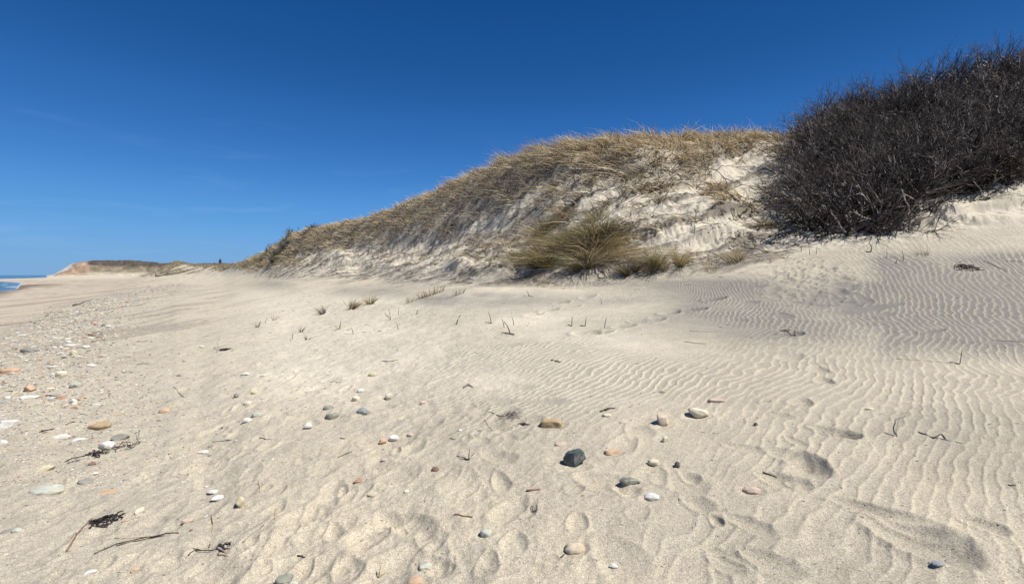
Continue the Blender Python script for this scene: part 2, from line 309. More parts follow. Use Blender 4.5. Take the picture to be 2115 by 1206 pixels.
grey = np.maximum(grey, 0.7 * np.exp(-(((PX - 560) / 70) ** 2 + ((PY - 584) / 14.0) ** 2)))
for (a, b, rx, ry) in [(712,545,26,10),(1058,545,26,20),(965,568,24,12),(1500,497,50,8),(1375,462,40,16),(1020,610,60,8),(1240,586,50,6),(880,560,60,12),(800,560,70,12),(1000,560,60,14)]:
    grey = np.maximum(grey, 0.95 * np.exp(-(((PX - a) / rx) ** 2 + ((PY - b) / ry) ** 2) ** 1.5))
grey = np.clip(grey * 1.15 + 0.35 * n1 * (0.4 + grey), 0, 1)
dark_tr = np.clip(grey * (0.35 + 0.65 * (1 - RIP) * np.clip(AMP * 1.2, 0, 1) + 0.25 * (1 - np.clip(AMP, 0, 1))), 0, 1)  # dark minerals sorted into troughs, deepened to paint in ripple shade
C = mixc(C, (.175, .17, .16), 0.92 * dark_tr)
C = mixc(C, (.29, .27, .23), 0.72 * (1 - RIP) * np.clip(AMP, 0, 1) * (RR < 22)[:, None] * (1 - grey))  # other troughs darkened too, part mineral, part painted ripple shade
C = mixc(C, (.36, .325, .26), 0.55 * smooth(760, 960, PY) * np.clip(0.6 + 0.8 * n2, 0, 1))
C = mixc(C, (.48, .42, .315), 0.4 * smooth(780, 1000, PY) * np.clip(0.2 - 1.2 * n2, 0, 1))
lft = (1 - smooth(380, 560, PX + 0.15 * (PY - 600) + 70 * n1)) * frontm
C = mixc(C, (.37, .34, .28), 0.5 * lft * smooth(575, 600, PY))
# the band of coarse dark sand running away up the beach, pale berm beyond it
bx = np.interp(PY, [560, 590, 620, 680, 740, 820], [430, 340, 190, 30, -160, -420])
C = mixc(C, (.26, .235, .205), 0.42 * np.exp(-((PX - bx) / (25 + 0.9 * (PY - 570).clip(0, 300))) ** 2) * smooth(578, 605, PY) * np.clip(.7 + n1, 0, 1) * frontm)
berm = (1 - smooth(-30, 25, PX - bx + 30)) * smooth(572, 580, PY) * (1 - smooth(700, 760, PY)) * (Y > 8)
C = mixc(C, (.44, .38, .30), 0.85 * berm)
C = mixc(C, (.24, .19, .13), 0.6 * berm * smooth(0.1, 0.6, pn(X / 3, Y / 14, 87)))
wet = smooth(-0.9, -1.12, Z) * (RR < 170)[:, None] * frontm
C = mixc(C, (.13, .10, .07), 0.85 * wet)
# dune face sand: bright with grey drift patches and plant debris stain
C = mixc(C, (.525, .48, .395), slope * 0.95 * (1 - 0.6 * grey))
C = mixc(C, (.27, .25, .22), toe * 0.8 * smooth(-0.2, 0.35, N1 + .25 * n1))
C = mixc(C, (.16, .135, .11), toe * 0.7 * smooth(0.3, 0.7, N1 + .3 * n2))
crest0 = np.interp(PX, [470,540,620,750,900,1050,1200,1330,1450,1560,1700,2115], [6.4,7.0,7.3,7.6,7.7,7.8,7.9,7.75,8.45,8.6,8.6,8.6])
vegm = smooth(-0.3, 0.5, S - crest0 + 0.5 * n1) * slope
C = mixc(C, (.20, .165, .12), 0.5 * vegm * (RR < 130)[:, None])
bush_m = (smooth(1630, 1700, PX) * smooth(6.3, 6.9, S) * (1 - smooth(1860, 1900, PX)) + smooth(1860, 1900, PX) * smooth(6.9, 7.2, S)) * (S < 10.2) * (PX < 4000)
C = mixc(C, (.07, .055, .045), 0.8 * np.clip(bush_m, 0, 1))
C = mixc(C, (.33, .32, .25), 0.7 * smooth(1860, 1920, PX) * smooth(6.1, 6.25, S) * (1 - smooth(7, 7.3, S)) * np.clip(.5 + n2, 0, 1))
# far dunes and headland
fard = (S > 7.2) & (PX < 560) & (PX > 290) & (Y > 60) & (Y < 420)
C = mixc(C, (.20, .165, .095), fard * np.clip(smooth(8.1, 8.5, S + 1.6 * pn(X / 5, Y / 9, 90)), 0, 1) * 0.85)
hd = (Y > 520) * 1.0
zrel = Z / np.maximum(hz[None, :], 1.0)
C = mixc(C, (.235, .20, .14), hd * smooth(0.06, 0.22, zrel + .1 * pn(X / 20, Y / 60, 91)))
C = mixc(C, (.085, .07, .055), hd * smooth(0.42, 0.62, zrel + .2 * pn(X / 25, Y / 60, 92)))
cliff = hd * (1 - smooth(172, 186, PX + 8 * pn(Z / 4, X / 12, 93))) * (PX > 90) * smooth(.03, .1, zrel)
C = mixc(C, (.33, .23, .155), cliff * 0.95); C = mixc(C, (.44, .37, .29), cliff * smooth(0.1, .5, pn(X / 10, Z / 3, 94)) * 0.8)
C = mixc(C, (.56, .54, .51), cliff * (1 - smooth(146, 152, PX)) * smooth(.5, .6, zrel))
C *= (1 + (0.45 * pn(X / 7, Y / 40, 95) + 0.35 * pn(X / 3, Y / 25, 96)) * hd * (Z > .6))[..., None]
C = mixc(C, (.50, .46, .38), hd * (Z > .3) * smooth(.35, .6, pn(X / 14, Y / 50, 97)) * (zrel < .45) * .8)
strk = smooth(.0, .5, pn(X / .9 + 5, Y / 4.5, 98) + .5 * pn(X / .35, Y / 1.6, 99)) * lft * smooth(6, 10, Y) * (Y < 200)
C = mixc(C, (.21, .185, .16), .5 * strk)
C = np.clip(C, 0.01, 0.9)

# ------------------------------------------------------------------ mesh and material helpers
def tag(o, label=None, cat=None, group=None, kind=None):
    if label: o['label'] = label
    if cat: o['category'] = cat
    if group: o['group'] = group
    if kind: o['kind'] = kind
    return o
def mesh_np(name, verts, faces_flat, sizes, mat, colors=None, smooth_=True, parent=None, mesh_only=False):
    me = bpy.data.meshes.new(name); nv = len(verts)
    me.vertices.add(nv); me.vertices.foreach_set('co', np.ascontiguousarray(verts, np.float32).ravel())
    me.loops.add(len(faces_flat)); me.loops.foreach_set('vertex_index', np.ascontiguousarray(faces_flat, np.int32))
    sizes = np.asarray(sizes, np.int32); me.polygons.add(len(sizes))
    st = np.concatenate([[0], np.cumsum(sizes)[:-1]]).astype(np.int32); me.polygons.foreach_set('loop_start', st)
    me.update(calc_edges=True)
    me.polygons.foreach_set('use_smooth', np.full(len(sizes), smooth_, bool))
    if colors is not None:
        at = me.color_attributes.new('Col', 'FLOAT_COLOR', 'POINT')
        c4 = np.ones((nv, 4), np.float32); c4[:, :3] = colors; at.data.foreach_set('color', c4.ravel())
    if mat: me.materials.append(mat)
    if mesh_only: return me
    o = bpy.data.objects.new(name, me); col.objects.link(o)
    if parent: o.parent = parent
    return o
def mat_new(name, rough=0.85):
    m = bpy.data.materials.new(name); m.use_nodes = True; n = m.node_tree.nodes; b = n['Principled BSDF']
    b.inputs['Roughness'].default_value = rough; b.inputs['Specular IOR Level'].default_value = 0.25
    return m, n, m.node_tree.links, b
def mixrgb(n, l, a, b_, fac, mode='MIX'):
    m = n.new('ShaderNodeMix'); m.data_type = 'RGBA'; m.blend_type = mode
    for s, v in (('A', a), ('B', b_)):
        if isinstance(v, tuple): m.inputs[s].default_value = v + (1,)
        else: l.new(v, m.inputs[s])
    if isinstance(fac, float): m.inputs['Factor'].default_value = fac
    else: l.new(fac, m.inputs['Factor'])
    return m.outputs['Result']
def noise(n, l, scale, detail=3, rough=0.5, coord='Object'):
    t = n.new('ShaderNodeTexCoord'); x = n.new('ShaderNodeTexNoise'); x.inputs['Scale'].default_value = scale
    x.inputs['Detail'].default_value = detail; x.inputs['Roughness'].default_value = rough
    l.new(t.outputs[coord], x.inputs['Vector']); return x.outputs['Fac']
def ramp(n, l, src, p0, p1, c0=(0, 0, 0), c1=(1, 1, 1)):
    r = n.new('ShaderNodeValToRGB'); r.color_ramp.elements[0].position = p0; r.color_ramp.elements[1].position = p1
    r.color_ramp.elements[0].color = c0 + (1,); r.color_ramp.elements[1].color = c1 + (1,); l.new(src, r.inputs[0]); return r.outputs[0]

# sand
m_sand, n, l, b = mat_new('sand', 0.95); b.inputs['Specular IOR Level'].default_value = 0.1
va = n.new('ShaderNodeVertexColor'); va.layer_name = 'Col'
g1 = noise(n, l, 210, 2, 0.7); g2 = noise(n, l, 60, 3, 0.7); g3 = noise(n, l, 5, 5, 0.6)
c = mixrgb(n, l, va.outputs[0], ramp(n, l, g1, 0.36, 0.64, (.55, .53, .52), (1.42, 1.40, 1.34)), 0.85, 'MULTIPLY')
c = mixrgb(n, l, c, ramp(n, l, g2, 0.3, 0.7, (.80, .79, .78), (1.16, 1.15, 1.13)), 0.8, 'MULTIPLY')
c = mixrgb(n, l, c, ramp(n, l, g3, 0.3, 0.7, (.88, .87, .88), (1.10, 1.10, 1.08)), 0.8, 'MULTIPLY')
l.new(c, b.inputs['Base Color'])
bp = n.new('ShaderNodeBump'); bp.inputs['Strength'].default_value = 0.55; bp.inputs['Distance'].default_value = 0.004; l.new(g1, bp.inputs['Height'])
bp2 = n.new('ShaderNodeBump'); bp2.inputs['Strength'].default_value = 0.5; bp2.inputs['Distance'].default_value = 0.010; l.new(g2, bp2.inputs['Height']); l.new(bp.outputs[0], bp2.inputs['Normal'])
l.new(bp2.outputs[0], b.inputs['Normal'])

# ground sheet
V = np.stack([X, Y, Z], -1).reshape(-1, 3)
idx = np.arange(NR * NC).reshape(NR, NC); nxt = np.roll(idx, -1, axis=1)
q = np.stack([idx[:-1], nxt[:-1], nxt[1:], idx[1:]], -1).reshape(-1, 4)[:, ::-1]
cv = len(V); V = np.vstack([V, [[0, 0, 0.02]]]); tri = np.stack([idx[0], np.full(NC, cv), nxt[0]], -1)[:, ::-1]
faces = np.concatenate([q.ravel(), tri.ravel()]); sizes = np.concatenate([np.full(len(q), 4), np.full(NC, 3)])
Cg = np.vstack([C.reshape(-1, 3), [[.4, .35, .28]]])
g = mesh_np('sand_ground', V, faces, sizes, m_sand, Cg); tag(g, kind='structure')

# sea
m_sea, n, l, b = mat_new('sea_water', 0.12); b.inputs['Specular IOR Level'].default_value = 0.5
va = n.new('ShaderNodeVertexColor'); va.layer_name = 'Col'; l.new(va.outputs[0], b.inputs['Base Color'])
wv = noise(n, l, 0.9, 6, 0.65); bp = n.new('ShaderNodeBump'); bp.inputs['Strength'].default_value = 0.8; bp.inputs['Distance'].default_value = 0.35
l.new(wv, bp.inputs['Height']); l.new(bp.outputs[0], b.inputs['Normal'])
sa = np.radians(np.concatenate([np.linspace(-180, -62, 30), np.linspace(-60, -30, 400), np.linspace(-28, 179, 40)])); sr = np.exp(np.linspace(math.log(25), math.log(40000), 300))
sX = sr[:, None] * np.sin(sa); sY = sr[:, None] * np.cos(sa); gz = zlook(sX, sY); SEA = -1.3
dep = SEA - gz; foam = (1 - smooth(0.0, 0.05, dep + 0.03 * pn(sX / 2, sY / 2, 101))) + 0.8 * smooth(0.35, 0.6, pn(sX / 6, sY / 2.5 , 102)) * (1 - smooth(200, 700, sr))[:, None]
sc = np.ones(sX.shape + (3,)) * np.array((.012, .045, .065)); sc = mixc(sc, (.10, .12, .10), 0.7 * (1 - smooth(0.1, 0.8, dep))); sc = mixc(sc, (.8, .82, .82), np.clip(foam, 0, 1))
sZ = SEA + 0.10 * pn(sX / 5, sY / 2.2, 103) * (1 - smooth(150, 900, sr))[:, None] * smooth(0, 1, dep)
ii = np.arange(sX.size).reshape(sX.shape); nn = np.roll(ii, -1, 1)
q = np.stack([ii[:-1], nn[:-1], nn[1:], ii[1:]], -1).reshape(-1, 4)[:, ::-1]
tag(mesh_np('sea', np.stack([sX, sY, sZ], -1).reshape(-1, 3), q.ravel(), np.full(len(q), 4), m_sea, sc.reshape(-1, 3)), kind='structure')

# ------------------------------------------------------------------ blades (grass) builder
def vcol_mat(name, rough=0.7, trans=0.0, vary=0.0):
    m, n, l, b = mat_new(name, rough); va = n.new('ShaderNodeVertexColor'); va.layer_name = 'Col'
    if vary:
        c = mixrgb(n, l, va.outputs[0], ramp(n, l, noise(n, l, 14, 3), .3, .7, (.7, .7, .7), (1.25, 1.22, 1.2)), vary, 'MULTIPLY'); l.new(c, b.inputs['Base Color'])
    else: l.new(va.outputs[0], b.inputs['Base Color'])
    if trans:
        t = n.new('ShaderNodeBsdfTranslucent'); l.new(va.outputs[0], t.inputs['Color']); ms = n.new('ShaderNodeMixShader'); ms.inputs[0].default_value = trans
        l.new(b.outputs[0], ms.inputs[1]); l.new(t.outputs[0], ms.inputs[2]); l.new(ms.outputs[0], n['Material Output'].inputs['Surface'])
    return m
m_grass = vcol_mat('dry_beach_grass', 0.6, 0.3); m_twig = vcol_mat('bare_twig', 0.75, 0, 0.6)
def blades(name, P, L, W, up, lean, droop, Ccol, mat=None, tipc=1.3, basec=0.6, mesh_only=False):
    """P (n,3) roots; up (n,3) start direction; lean (n,3) horizontal bend direction; droop amount of bend"""
    n_ = len(P); up = up / np.linalg.norm(up, axis=1)[:, None]; L = L[:, None]
    side = np.cross(up, rng.normal(size=(n_, 3))); side /= np.linalg.norm(side, axis=1)[:, None] + 1e-9
    pts = []; K = [0, .35, .7, 1.0]
    for t in K:
        p = P + up * L * t + lean * L * droop[:, None] * t ** 2 - np.array([0, 0, 1]) * L * (0.35 * droop[:, None] ** 1.5) * t ** 3
        pts.append(p)
    wd = [1.0, .85, .5]
    vs_ = [];
    for k in range(3):
        vs_ += [pts[k] - side * (W * wd[k] / 2)[:, None], pts[k] + side * (W * wd[k] / 2)[:, None]]
    vs_.append(pts[3]); V = np.stack(vs_, 1)
    f = np.array([0, 1, 3, 2, 2, 3, 5, 4, 4, 5, 6]); base = (np.arange(n_) * 7)[:, None]
    faces = (f[None] + base).ravel(); sizes = np.tile([4, 4, 3], n_)
    ct = np.array([basec, basec, .9, .9, 1.0, 1.0, tipc])  # darker root sheath, with shade between the blades painted into it
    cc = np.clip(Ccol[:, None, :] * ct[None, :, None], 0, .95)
    return mesh_np(name, V.reshape(-1, 3), faces, sizes, mat or m_grass, cc.reshape(-1, 3), smooth_=False, mesh_only=mesh_only)

STRAW = np.array([(.50, .39, .22), (.60, .50, .32), (.42, .31, .16), (.68, .59, .42), (.34, .24, .12)])
DEAD = np.array([(.16, .125, .085), (.22, .18, .13), (.12, .09, .065), (.27, .23, .18), (.33, .29, .24)])
GREEN = np.array([(.21, .19, .08), (.28, .24, .10), (.16, .16, .065), (.40, .32, .15), (.46, .36, .19)])
def pick(pal, n_): 
    return pal[rng.integers(0, len(pal), n_)] * rng.uniform(.8, 1.2, (n_, 1))
def nlow(x_, y_, s, seed): return pn(x_ / s, y_ / s, seed)

# ---- candidates on the dune
def sample(nc, u0, u1, d0, d1, powr=2.0):
    u = rng.uniform(u0, u1, nc); d = (rng.uniform(d0 ** powr, d1 ** powr, nc)) ** (1 / powr)
    return u * d, d
def grass_field(name, label_kind, nc, u0, u1, d0, d1, powr, dens, L0, W0, colf, leanf):
    x_, y_ = sample(nc, u0, u1, d0, d1, powr); z_ = zlook(x_, y_); s_ = zlook(x_, y_, S)
    px_, py_, _ = project(x_, y_, z_); dn = dens(x_, y_, z_, s_, px_, py_); k = rng.random(nc) < dn
    x_, y_, z_, s_, px_, py_ = [a[k] for a in (x_, y_, z_, s_, px_, py_)]; n_ = len(x_)
    cc, Lm, wm = colf(x_, y_, s_, px_, py_); up, ln, dr = leanf(x_, y_, s_, px_, py_)
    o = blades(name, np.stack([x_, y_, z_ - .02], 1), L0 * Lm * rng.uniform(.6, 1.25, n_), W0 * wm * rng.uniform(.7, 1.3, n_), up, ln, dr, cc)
    tag(o, kind='stuff'); print(name, n_); return o
def fcrest(px_): return np.interp(px_, [470,540,620,750,900,1050,1200,1330,1450,1560,1700,2115], [6.4,6.6,7.1,7.4,7.5,7.7,7.9,7.75,8.4,8.4,8.2,8.6])
def patches(px_, py_):
    e = np.zeros(len(px_))
    for (a, b, rx, ry, w) in [(1330,375,60,34,1),(1230,400,60,26,.6),(1130,400,60,30,.7),(1020,415,50,18,.8),(960,440,40,12,.8),(1000,520,80,22,.35),(1080,500,50,30,.45),(1150,440,50,20,.7),
                              (1490,395,50,14,.5),(1540,420,50,18,.5),(1580,460,40,14,.6),(1110,470,40,24,.6),(960,490,70,14,.5),(850,530,60,16,.3),(780,500,60,16,.4),(1270,420,90,12,.5),
                              (1450,460,50,12,.4),(1340,470,50,14,.4),(600,540,50,10,.6),(560,530,40,12,.6),(1560,345,60,10,.3),(870,470,60,14,.5)]:
        e = np.maximum(e, w * np.exp(-(((px_ - a) / rx) ** 2 + ((py_ - b) / ry) ** 2) ** 1.5))
    return e
def dens_main(x_, y_, z_, s_, px_, py_):
    nz = zlook(x_, y_, N1) + .4 * nlow(x_, y_, .35, 202)
    d_ = smooth(-.15, .35, s_ - fcrest(px_) + .55 * nz) * (.42 + .58 * smooth(-.35, .25, nlow(x_, y_, .5, 203) + .4 * (s_ - 8.5)))
    d_ = np.maximum(d_, patches(px_, py_) * smooth(-.4, .2, nz))
    d_ *= (s_ > 5.6) * (s_ < 10.4)
    gully = smooth(1430, 1470, px_) * (1 - smooth(1640, 1700, px_)) * (s_ < 8.35)
    d_ *= 1 - .85 * gully
    for (a, b, rx, ry, w) in [(1480,392,40,12,1),(1520,408,34,12,.9),(1550,432,30,12,.9),(1590,462,30,10,.9),(1600,410,26,26,.4),(1450,360,24,20,.8)]:
        d_ = np.maximum(d_, w * np.exp(-(((px_ - a) / rx) ** 2 + ((py_ - b) / ry) ** 2) ** 1.5) * smooth(-.5, .2, nz))
    return d_ * (1 - smooth(1680, 1760, px_)) * smooth(500, 540, px_)
def col_main(x_, y_, s_, px_, py_):
    n_ = len(x_); t = np.clip(.12 + .22 * (1 - smooth(900, 1100, px_)) + .55 * smooth(8.2, 9.0, s_) + .35 * smooth(1000, 1300, px_) + .25 * nlow(x_, y_, 1.5, 211) + .35 * nlow(x_, y_, .5, 212) + .18, 0, 1)
    t = np.where(px_ > 1400, np.maximum(t, .7), t)
    dk = np.exp(-(((px_ - 1330) / 60) ** 2 + ((py_ - 372) / 30) ** 2)); t = t * (1 - .75 * dk)
    c_ = np.where((rng.random(n_) < t)[:, None], pick(STRAW, n_), pick(DEAD * 1.1, n_))
    gr = rng.random(n_) < .07 * (nlow(x_, y_, 1.2, 213) > .05) + .25 * (px_ < 640) * (py_ > 515); c_ = np.where(gr[:, None], pick(GREEN, n_), c_)
    return c_, np.where(s_ > 8.8, 1.0, .8) * (1 + .35 * nlow(x_, y_, .6, 214)) * (.72 + .28 * smooth(900, 1150, px_)) * rng.uniform(.6, 1.25, n_), 1 + smooth(18, 50, y_) * 1.6 + .35 * smooth(1050, 1250, px_)
def lean_main(x_, y_, s_, px_, py_):
    n_ = len(x_); top = smooth(8.5, 9.3, s_)
    a = nlow(x_, y_, .7, 221) * 2.2
    dx = -.8 + .6 * np.sin(a * 2) ; dy = -.25 + .5 * np.cos(a * 3)
    up = np.stack([-.25 + .25 * a + rng.normal(0, .42, n_), -.1 * (1 - top) + rng.normal(0, .42, n_), np.full(n_, 1.0) * (.35 + .65 * top)], 1)
    ln = np.stack([dx + .35 * top, dy * (1 - .5 * top), np.full(n_, -.25)], 1) + rng.normal(0, .42, (n_, 3)) * [1, 1, .3]
    return up, ln, np.clip((.75 - .35 * top) * rng.uniform(.4, 1.3, n_), .05, 1.2)
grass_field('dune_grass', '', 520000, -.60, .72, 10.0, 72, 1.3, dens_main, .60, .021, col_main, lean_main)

# flattened dead stems and root litter over the dune face and at its foot
def dens_lit(x_, y_, z_, s_, px_, py_):
    nz = zlook(x_, y_, N1) + .3 * nlow(x_, y_, .25, 302)
    d_ = (smooth(4.5, 5.6, s_)) * (s_ < 9) * smooth(-.3, .25, nz) * (.55 + .45 * smooth(850, 1050, px_)) * (.5 + .5 * smooth(-.2, .3, nlow(x_, y_, 1.1, 307))) * (1 - smooth(1640, 1720, px_)) * smooth(500, 600, px_)
    d_ = np.maximum(d_, .55 * (px_ > 1840) * smooth(6.05, 6.3, s_) * (1 - smooth(7.2, 7.8, s_)) * smooth(-.1, .4, nlow(x_, y_ * 2.5, .5, 305)))
    # bare streaks of sand
    for (a, b, rx, ry) in [(820,490,30,26),(1060,385,60,20),(1100,400,30,20),(1550,350,70,20),(1340,505,40,12),(900,470,20,14),(1010,440,60,12)]:
        d_ *= 1 - .9 * np.exp(-(((px_ - a) / rx) ** 2 + ((py_ - b) / ry) ** 2))
    lit = np.zeros(len(px_))
    for (a, b, rx, ry, w) in [(640,615,60,12,.22),(600,640,60,20,.10),(770,680,45,9,.5),(660,690,40,6,.12),(1130,694,50,4,.3),(700,600,80,12,.15),(800,590,120,12,.3),(960,600,160,9,.15),(1200,584,160,9,.2),
                              (1400,572,120,10,.3),(1215,568,110,10,.9),(1340,568,70,10,.6),(1640,570,60,25,.15),(1560,590,60,6,.2),(1500,545,80,20,.2)]:
        lit = np.maximum(lit, w * np.exp(-(((px_ - a) / rx) ** 2 + ((py_ - b) / ry) ** 2)))
    return np.clip(np.maximum(d_ * .9, lit * smooth(-.1, .4, nlow(x_, y_, .3, 303)) * .8), 0, 1)
def col_lit(x_, y_, s_, px_, py_):
    n_ = len(x_); cm_ = pick(DEAD * .8, n_); cm_ = np.where((rng.random(n_) < .22)[:, None], pick(STRAW * .8, n_), cm_); return cm_, np.where(s_ < 5.0, .6, 1.0) * (1 + .0 * s_), 1 + smooth(12, 40, y_) * 1.5
def lean_lit(x_, y_, s_, px_, py_):
    n_ = len(x_); a = rng.normal(0, .5, n_) + .9 * nlow(x_, y_, 1.5, 311)
    sl = smooth(5, 7, s_)[:, None]
    a = a * 1.2; up = np.stack([-np.cos(a), -np.sin(a) + .1, np.zeros(n_)], 1)
    # follow the slope
    e = .12; q = up[:, :2] / np.linalg.norm(up[:, :2], axis=1)[:, None]
    zz = (zlook(x_ + q[:, 0] * e, y_ + q[:, 1] * e) - zlook(x_, y_)) / e
    up = np.stack([q[:, 0], q[:, 1], zz + .04 + rng.uniform(0, .35, n_) ** 2 * 2], 1)
    return up, np.zeros((n_, 3)) + [0, 0, -.3], rng.uniform(.1, .5, n_)
o = grass_field('dead_stem_litter', '', 900000, -.55, 1.3, 6.5, 45, 1.3, dens_lit, .30, .020, col_lit, lean_lit)

# far foredune grass (coarse)
def dens_far(x_, y_, z_, s_, px_, py_):
    d_ = smooth(8.0, 8.4, s_ + 1.6 * pn(x_ / 5, y_ / 9, 90)) * (s_ < 9.6) * (px_ > 330) * (px_ < 545)
    return d_
def col_far(x_, y_, s_, px_, py_):
    n_ = len(x_); c_ = np.where((rng.random(n_) < .45)[:, None], pick(STRAW, n_), pick(GREEN * .8, n_)); c_ = np.where((rng.random(n_) < .3)[:, None], pick(DEAD, n_), c_)
    return c_, np.ones(n_), np.ones(n_)
def lean_far(x_, y_, s_, px_, py_):
    n_ = len(x_); up = rng.normal(0, .35, (n_, 3)); up[:, 2] = 1; up[:, 0] -= .3
    return up, rng.normal(0, .5, (n_, 3)) * [1, 1, 0], rng.uniform(.2, .8, n_)
grass_field('foredune_grass', '', 60000, -.80, -.50, 62, 210, 1.5, dens_far, .75, .06, col_far, lean_far)

# ------------------------------------------------------------------ tussocks and tufts (each one a thing)
def tuft(name, label, cat, px, py, h_px, spread_px, nb, pal, width=.008, group=None, upright=.5, leanx=0, depth_px=None, droopm=1.0):
    c = hit(px, py); d = c.y; H = h_px / F * d; Sp = spread_px / F * d; Dp = (depth_px / F * d) if depth_px else Sp
    k = max(1, nb // 110); cid = rng.integers(0, k, nb); ca = rng.uniform(0, 2 * math.pi, k); cr = np.sqrt(rng.random(k)) if k > 1 else np.zeros(1)
    cen = np.stack([Sp * cr * np.cos(ca), Dp * cr * np.sin(ca)], 1); rad = (.28 if k > 1 else 1.0) * Sp
    cln = rng.normal(0, .45, (k, 3)) * [1, 1, 0] + np.stack([cen[:, 0] / max(Sp, 1e-6), cen[:, 1] / max(Dp, 1e-6), np.zeros(k)], 1) * .55 * (k > 1)
    chh = rng.uniform(.6, 1.15, k) if k > 1 else np.ones(1); ctn = rng.integers(0, len(pal), k)
    a = rng.uniform(0, 2 * math.pi, nb); rr = rad * np.sqrt(rng.random(nb))
    x_ = c.x + cen[cid, 0] + rr * np.cos(a); y_ = c.y + cen[cid, 1] + rr * np.sin(a) * Dp / max(Sp, 1e-6); z_ = zlook(x_, y_) - .01
    out = np.stack([np.cos(a), np.sin(a), np.zeros(nb)], 1) * (rr / max(rad, 1e-6))[:, None] ** .6 + cln[cid]
    up = out * (1 - upright) * .9 + rng.normal(0, .22, (nb, 3)) + [leanx, 0, 0]; up[:, 2] = 1.0
    cc = np.where((rng.random(nb) < (.55 if k > 1 else 0))[:, None], pal[ctn[cid]], pal[rng.integers(0, len(pal), nb)]) * rng.uniform(.7, 1.3, (nb, 1))
    o = blades(name, np.stack([x_, y_, z_], 1) - np.array(c), H * chh[cid] * rng.uniform(.5, 1.3, nb), width * rng.uniform(.7, 1.3, nb), up,
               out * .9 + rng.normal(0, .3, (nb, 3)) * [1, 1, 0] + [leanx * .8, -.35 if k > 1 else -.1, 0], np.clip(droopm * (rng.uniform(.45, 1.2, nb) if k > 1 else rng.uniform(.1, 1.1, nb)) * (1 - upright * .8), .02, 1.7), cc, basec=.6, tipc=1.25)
    o.location = c; return tag(o, label, cat, group)
MIXG = np.vstack([GREEN, STRAW[:3]]); MIXD = np.vstack([STRAW, GREEN[:2], DEAD[:3]])
TUS = 'tussocks at the foot of the dune'
tuft('grass_tussock', 'big drooping olive and straw grass tussock at the dune foot, largest of all', 'tussock', 1222, 508, 60, 44, 3000, np.vstack([GREEN, STRAW[[0, 2, 2, 4]], DEAD[:3]]), .016, TUS, .3, -.10, 70, 1.7)
tuft('grass_tussock', 'left half of the big clump, olive tussock with dark base drooping left', 'tussock', 1140, 535, 50, 30, 1500, np.vstack([GREEN, STRAW[[0, 2, 4]], DEAD[:2]]), .015, TUS, .3, -.25, 40, 1.7)
tuft('grass_tussock', 'dark brown drooping tussock just below and right of the largest one', 'tussock', 1212, 552, 50, 24, 900, np.vstack([DEAD, STRAW, GREEN[:2]]), .010, TUS, .15, .1, 20, 1.25)
tuft('grass_tussock', 'brown grass tussock on the slope up left of the largest one', 'tussock', 1132, 470, 44, 26, 800, np.vstack([DEAD, STRAW, GREEN[:2]]), .011, TUS, .2, .1, 20, 1.1)
tuft('grass_tussock', 'greenish grass tuft on the slope just above the largest tussock', 'tussock', 1235, 450, 30, 14, 200, MIXG, .010, TUS, .3)
tuft('grass_tussock', 'upright green grass tussock right of the big clump, fuller of the pair', 'tussock', 1350, 545, 50, 15, 320, MIXG, .008, TUS, .45, -.05)
tuft('grass_tussock', 'green and straw tussock with long blades leaning right at dune foot', 'tussock', 1388, 550, 50, 17, 340, MIXG, .008, TUS, .35, .25)
tuft('grass_tussock', 'low dark green tussock against the right end of the big clump', 'tussock', 1300, 562, 42, 15, 380, np.vstack([GREEN, DEAD[:2]]), .009, TUS, .4)
tuft('grass_tussock', 'small sparse straw tussock between the green tussocks and the toe', 'tussock', 1335, 560, 26, 18, 120, MIXD, .008, TUS, .4)
tuft('grass_tuft', 'pale spiky grass tuft alone on sand right of the green tussocks', 'grass tuft', 1520, 540, 34, 16, 170, np.vstack([GREEN, STRAW]), .008, 'tufts on the sand', .6)
tuft('grass_tuft', 'thin pale grass tuft between green tussocks and the spiky lone tuft', 'grass tuft', 1470, 560, 30, 14, 50, STRAW, .007, 'tufts on the sand', .6)
tuft('grass_tuft', 'straw and rust tuft with dense base on the low sand ridge', 'grass tuft', 727, 638, 26, 6, 110, np.vstack([STRAW, MIXD]), .010, 'tufts on the sand', .5, .15)
tuft('grass_tuft', 'green fan shaped tuft on low sand ridge right of the rust tuft', 'grass tuft', 765, 628, 24, 7, 90, MIXG, .009, 'tufts on the sand', .45, .15)
tuft('grass_tuft', 'grey brown tuft left of the rust tuft on pale sand', 'grass tuft', 668, 648, 18, 5, 60, DEAD, .010, 'tufts on the sand', .5)
tuft('grass_tuft', 'long row of thin straw stems crowning the low sand ridge', 'grass tuft', 890, 610, 24, 26, 90, STRAW, .009, 'tufts on the sand', .75, .05, 4)
tuft('grass_tuft', 'sparse thin stems at the right end of the low sand ridge', 'grass tuft', 945, 610, 20, 14, 24, MIXD, .009, 'tufts on the sand', .75, .1, 4)
tuft('grass_tuft', 'pale yellowish tuft below the row of straw stems', 'grass tuft', 845, 625, 18, 7, 26, STRAW, .009, 'tufts on the sand', .6)
tuft('grass_tuft', 'yellowish faint tuft on flat sand under the big tussock', 'grass tuft', 1115, 590, 18, 18, 40, STRAW, .008, 'tufts on the sand', .6)
tuft('grass_tuft', 'thin dark sprig tuft on the bright lip below the shrubs', 'grass tuft', 1907, 528, 24, 9, 22, np.vstack([GREEN * .7, DEAD]), .006, 'tufts on the sand', .65)
tuft('grass_tuft', 'tiny grey sprout, leftmost on the pale sand', 'grass tuft', 532, 676, 16, 3, 14, DEAD, .010, 'small sprouts', .5)
tuft('grass_tuft', 'tiny grey sprout right of the leftmost one, by dark crumbs', 'grass tuft', 565, 662, 14, 3, 10, DEAD, .010, 'small sprouts', .6)
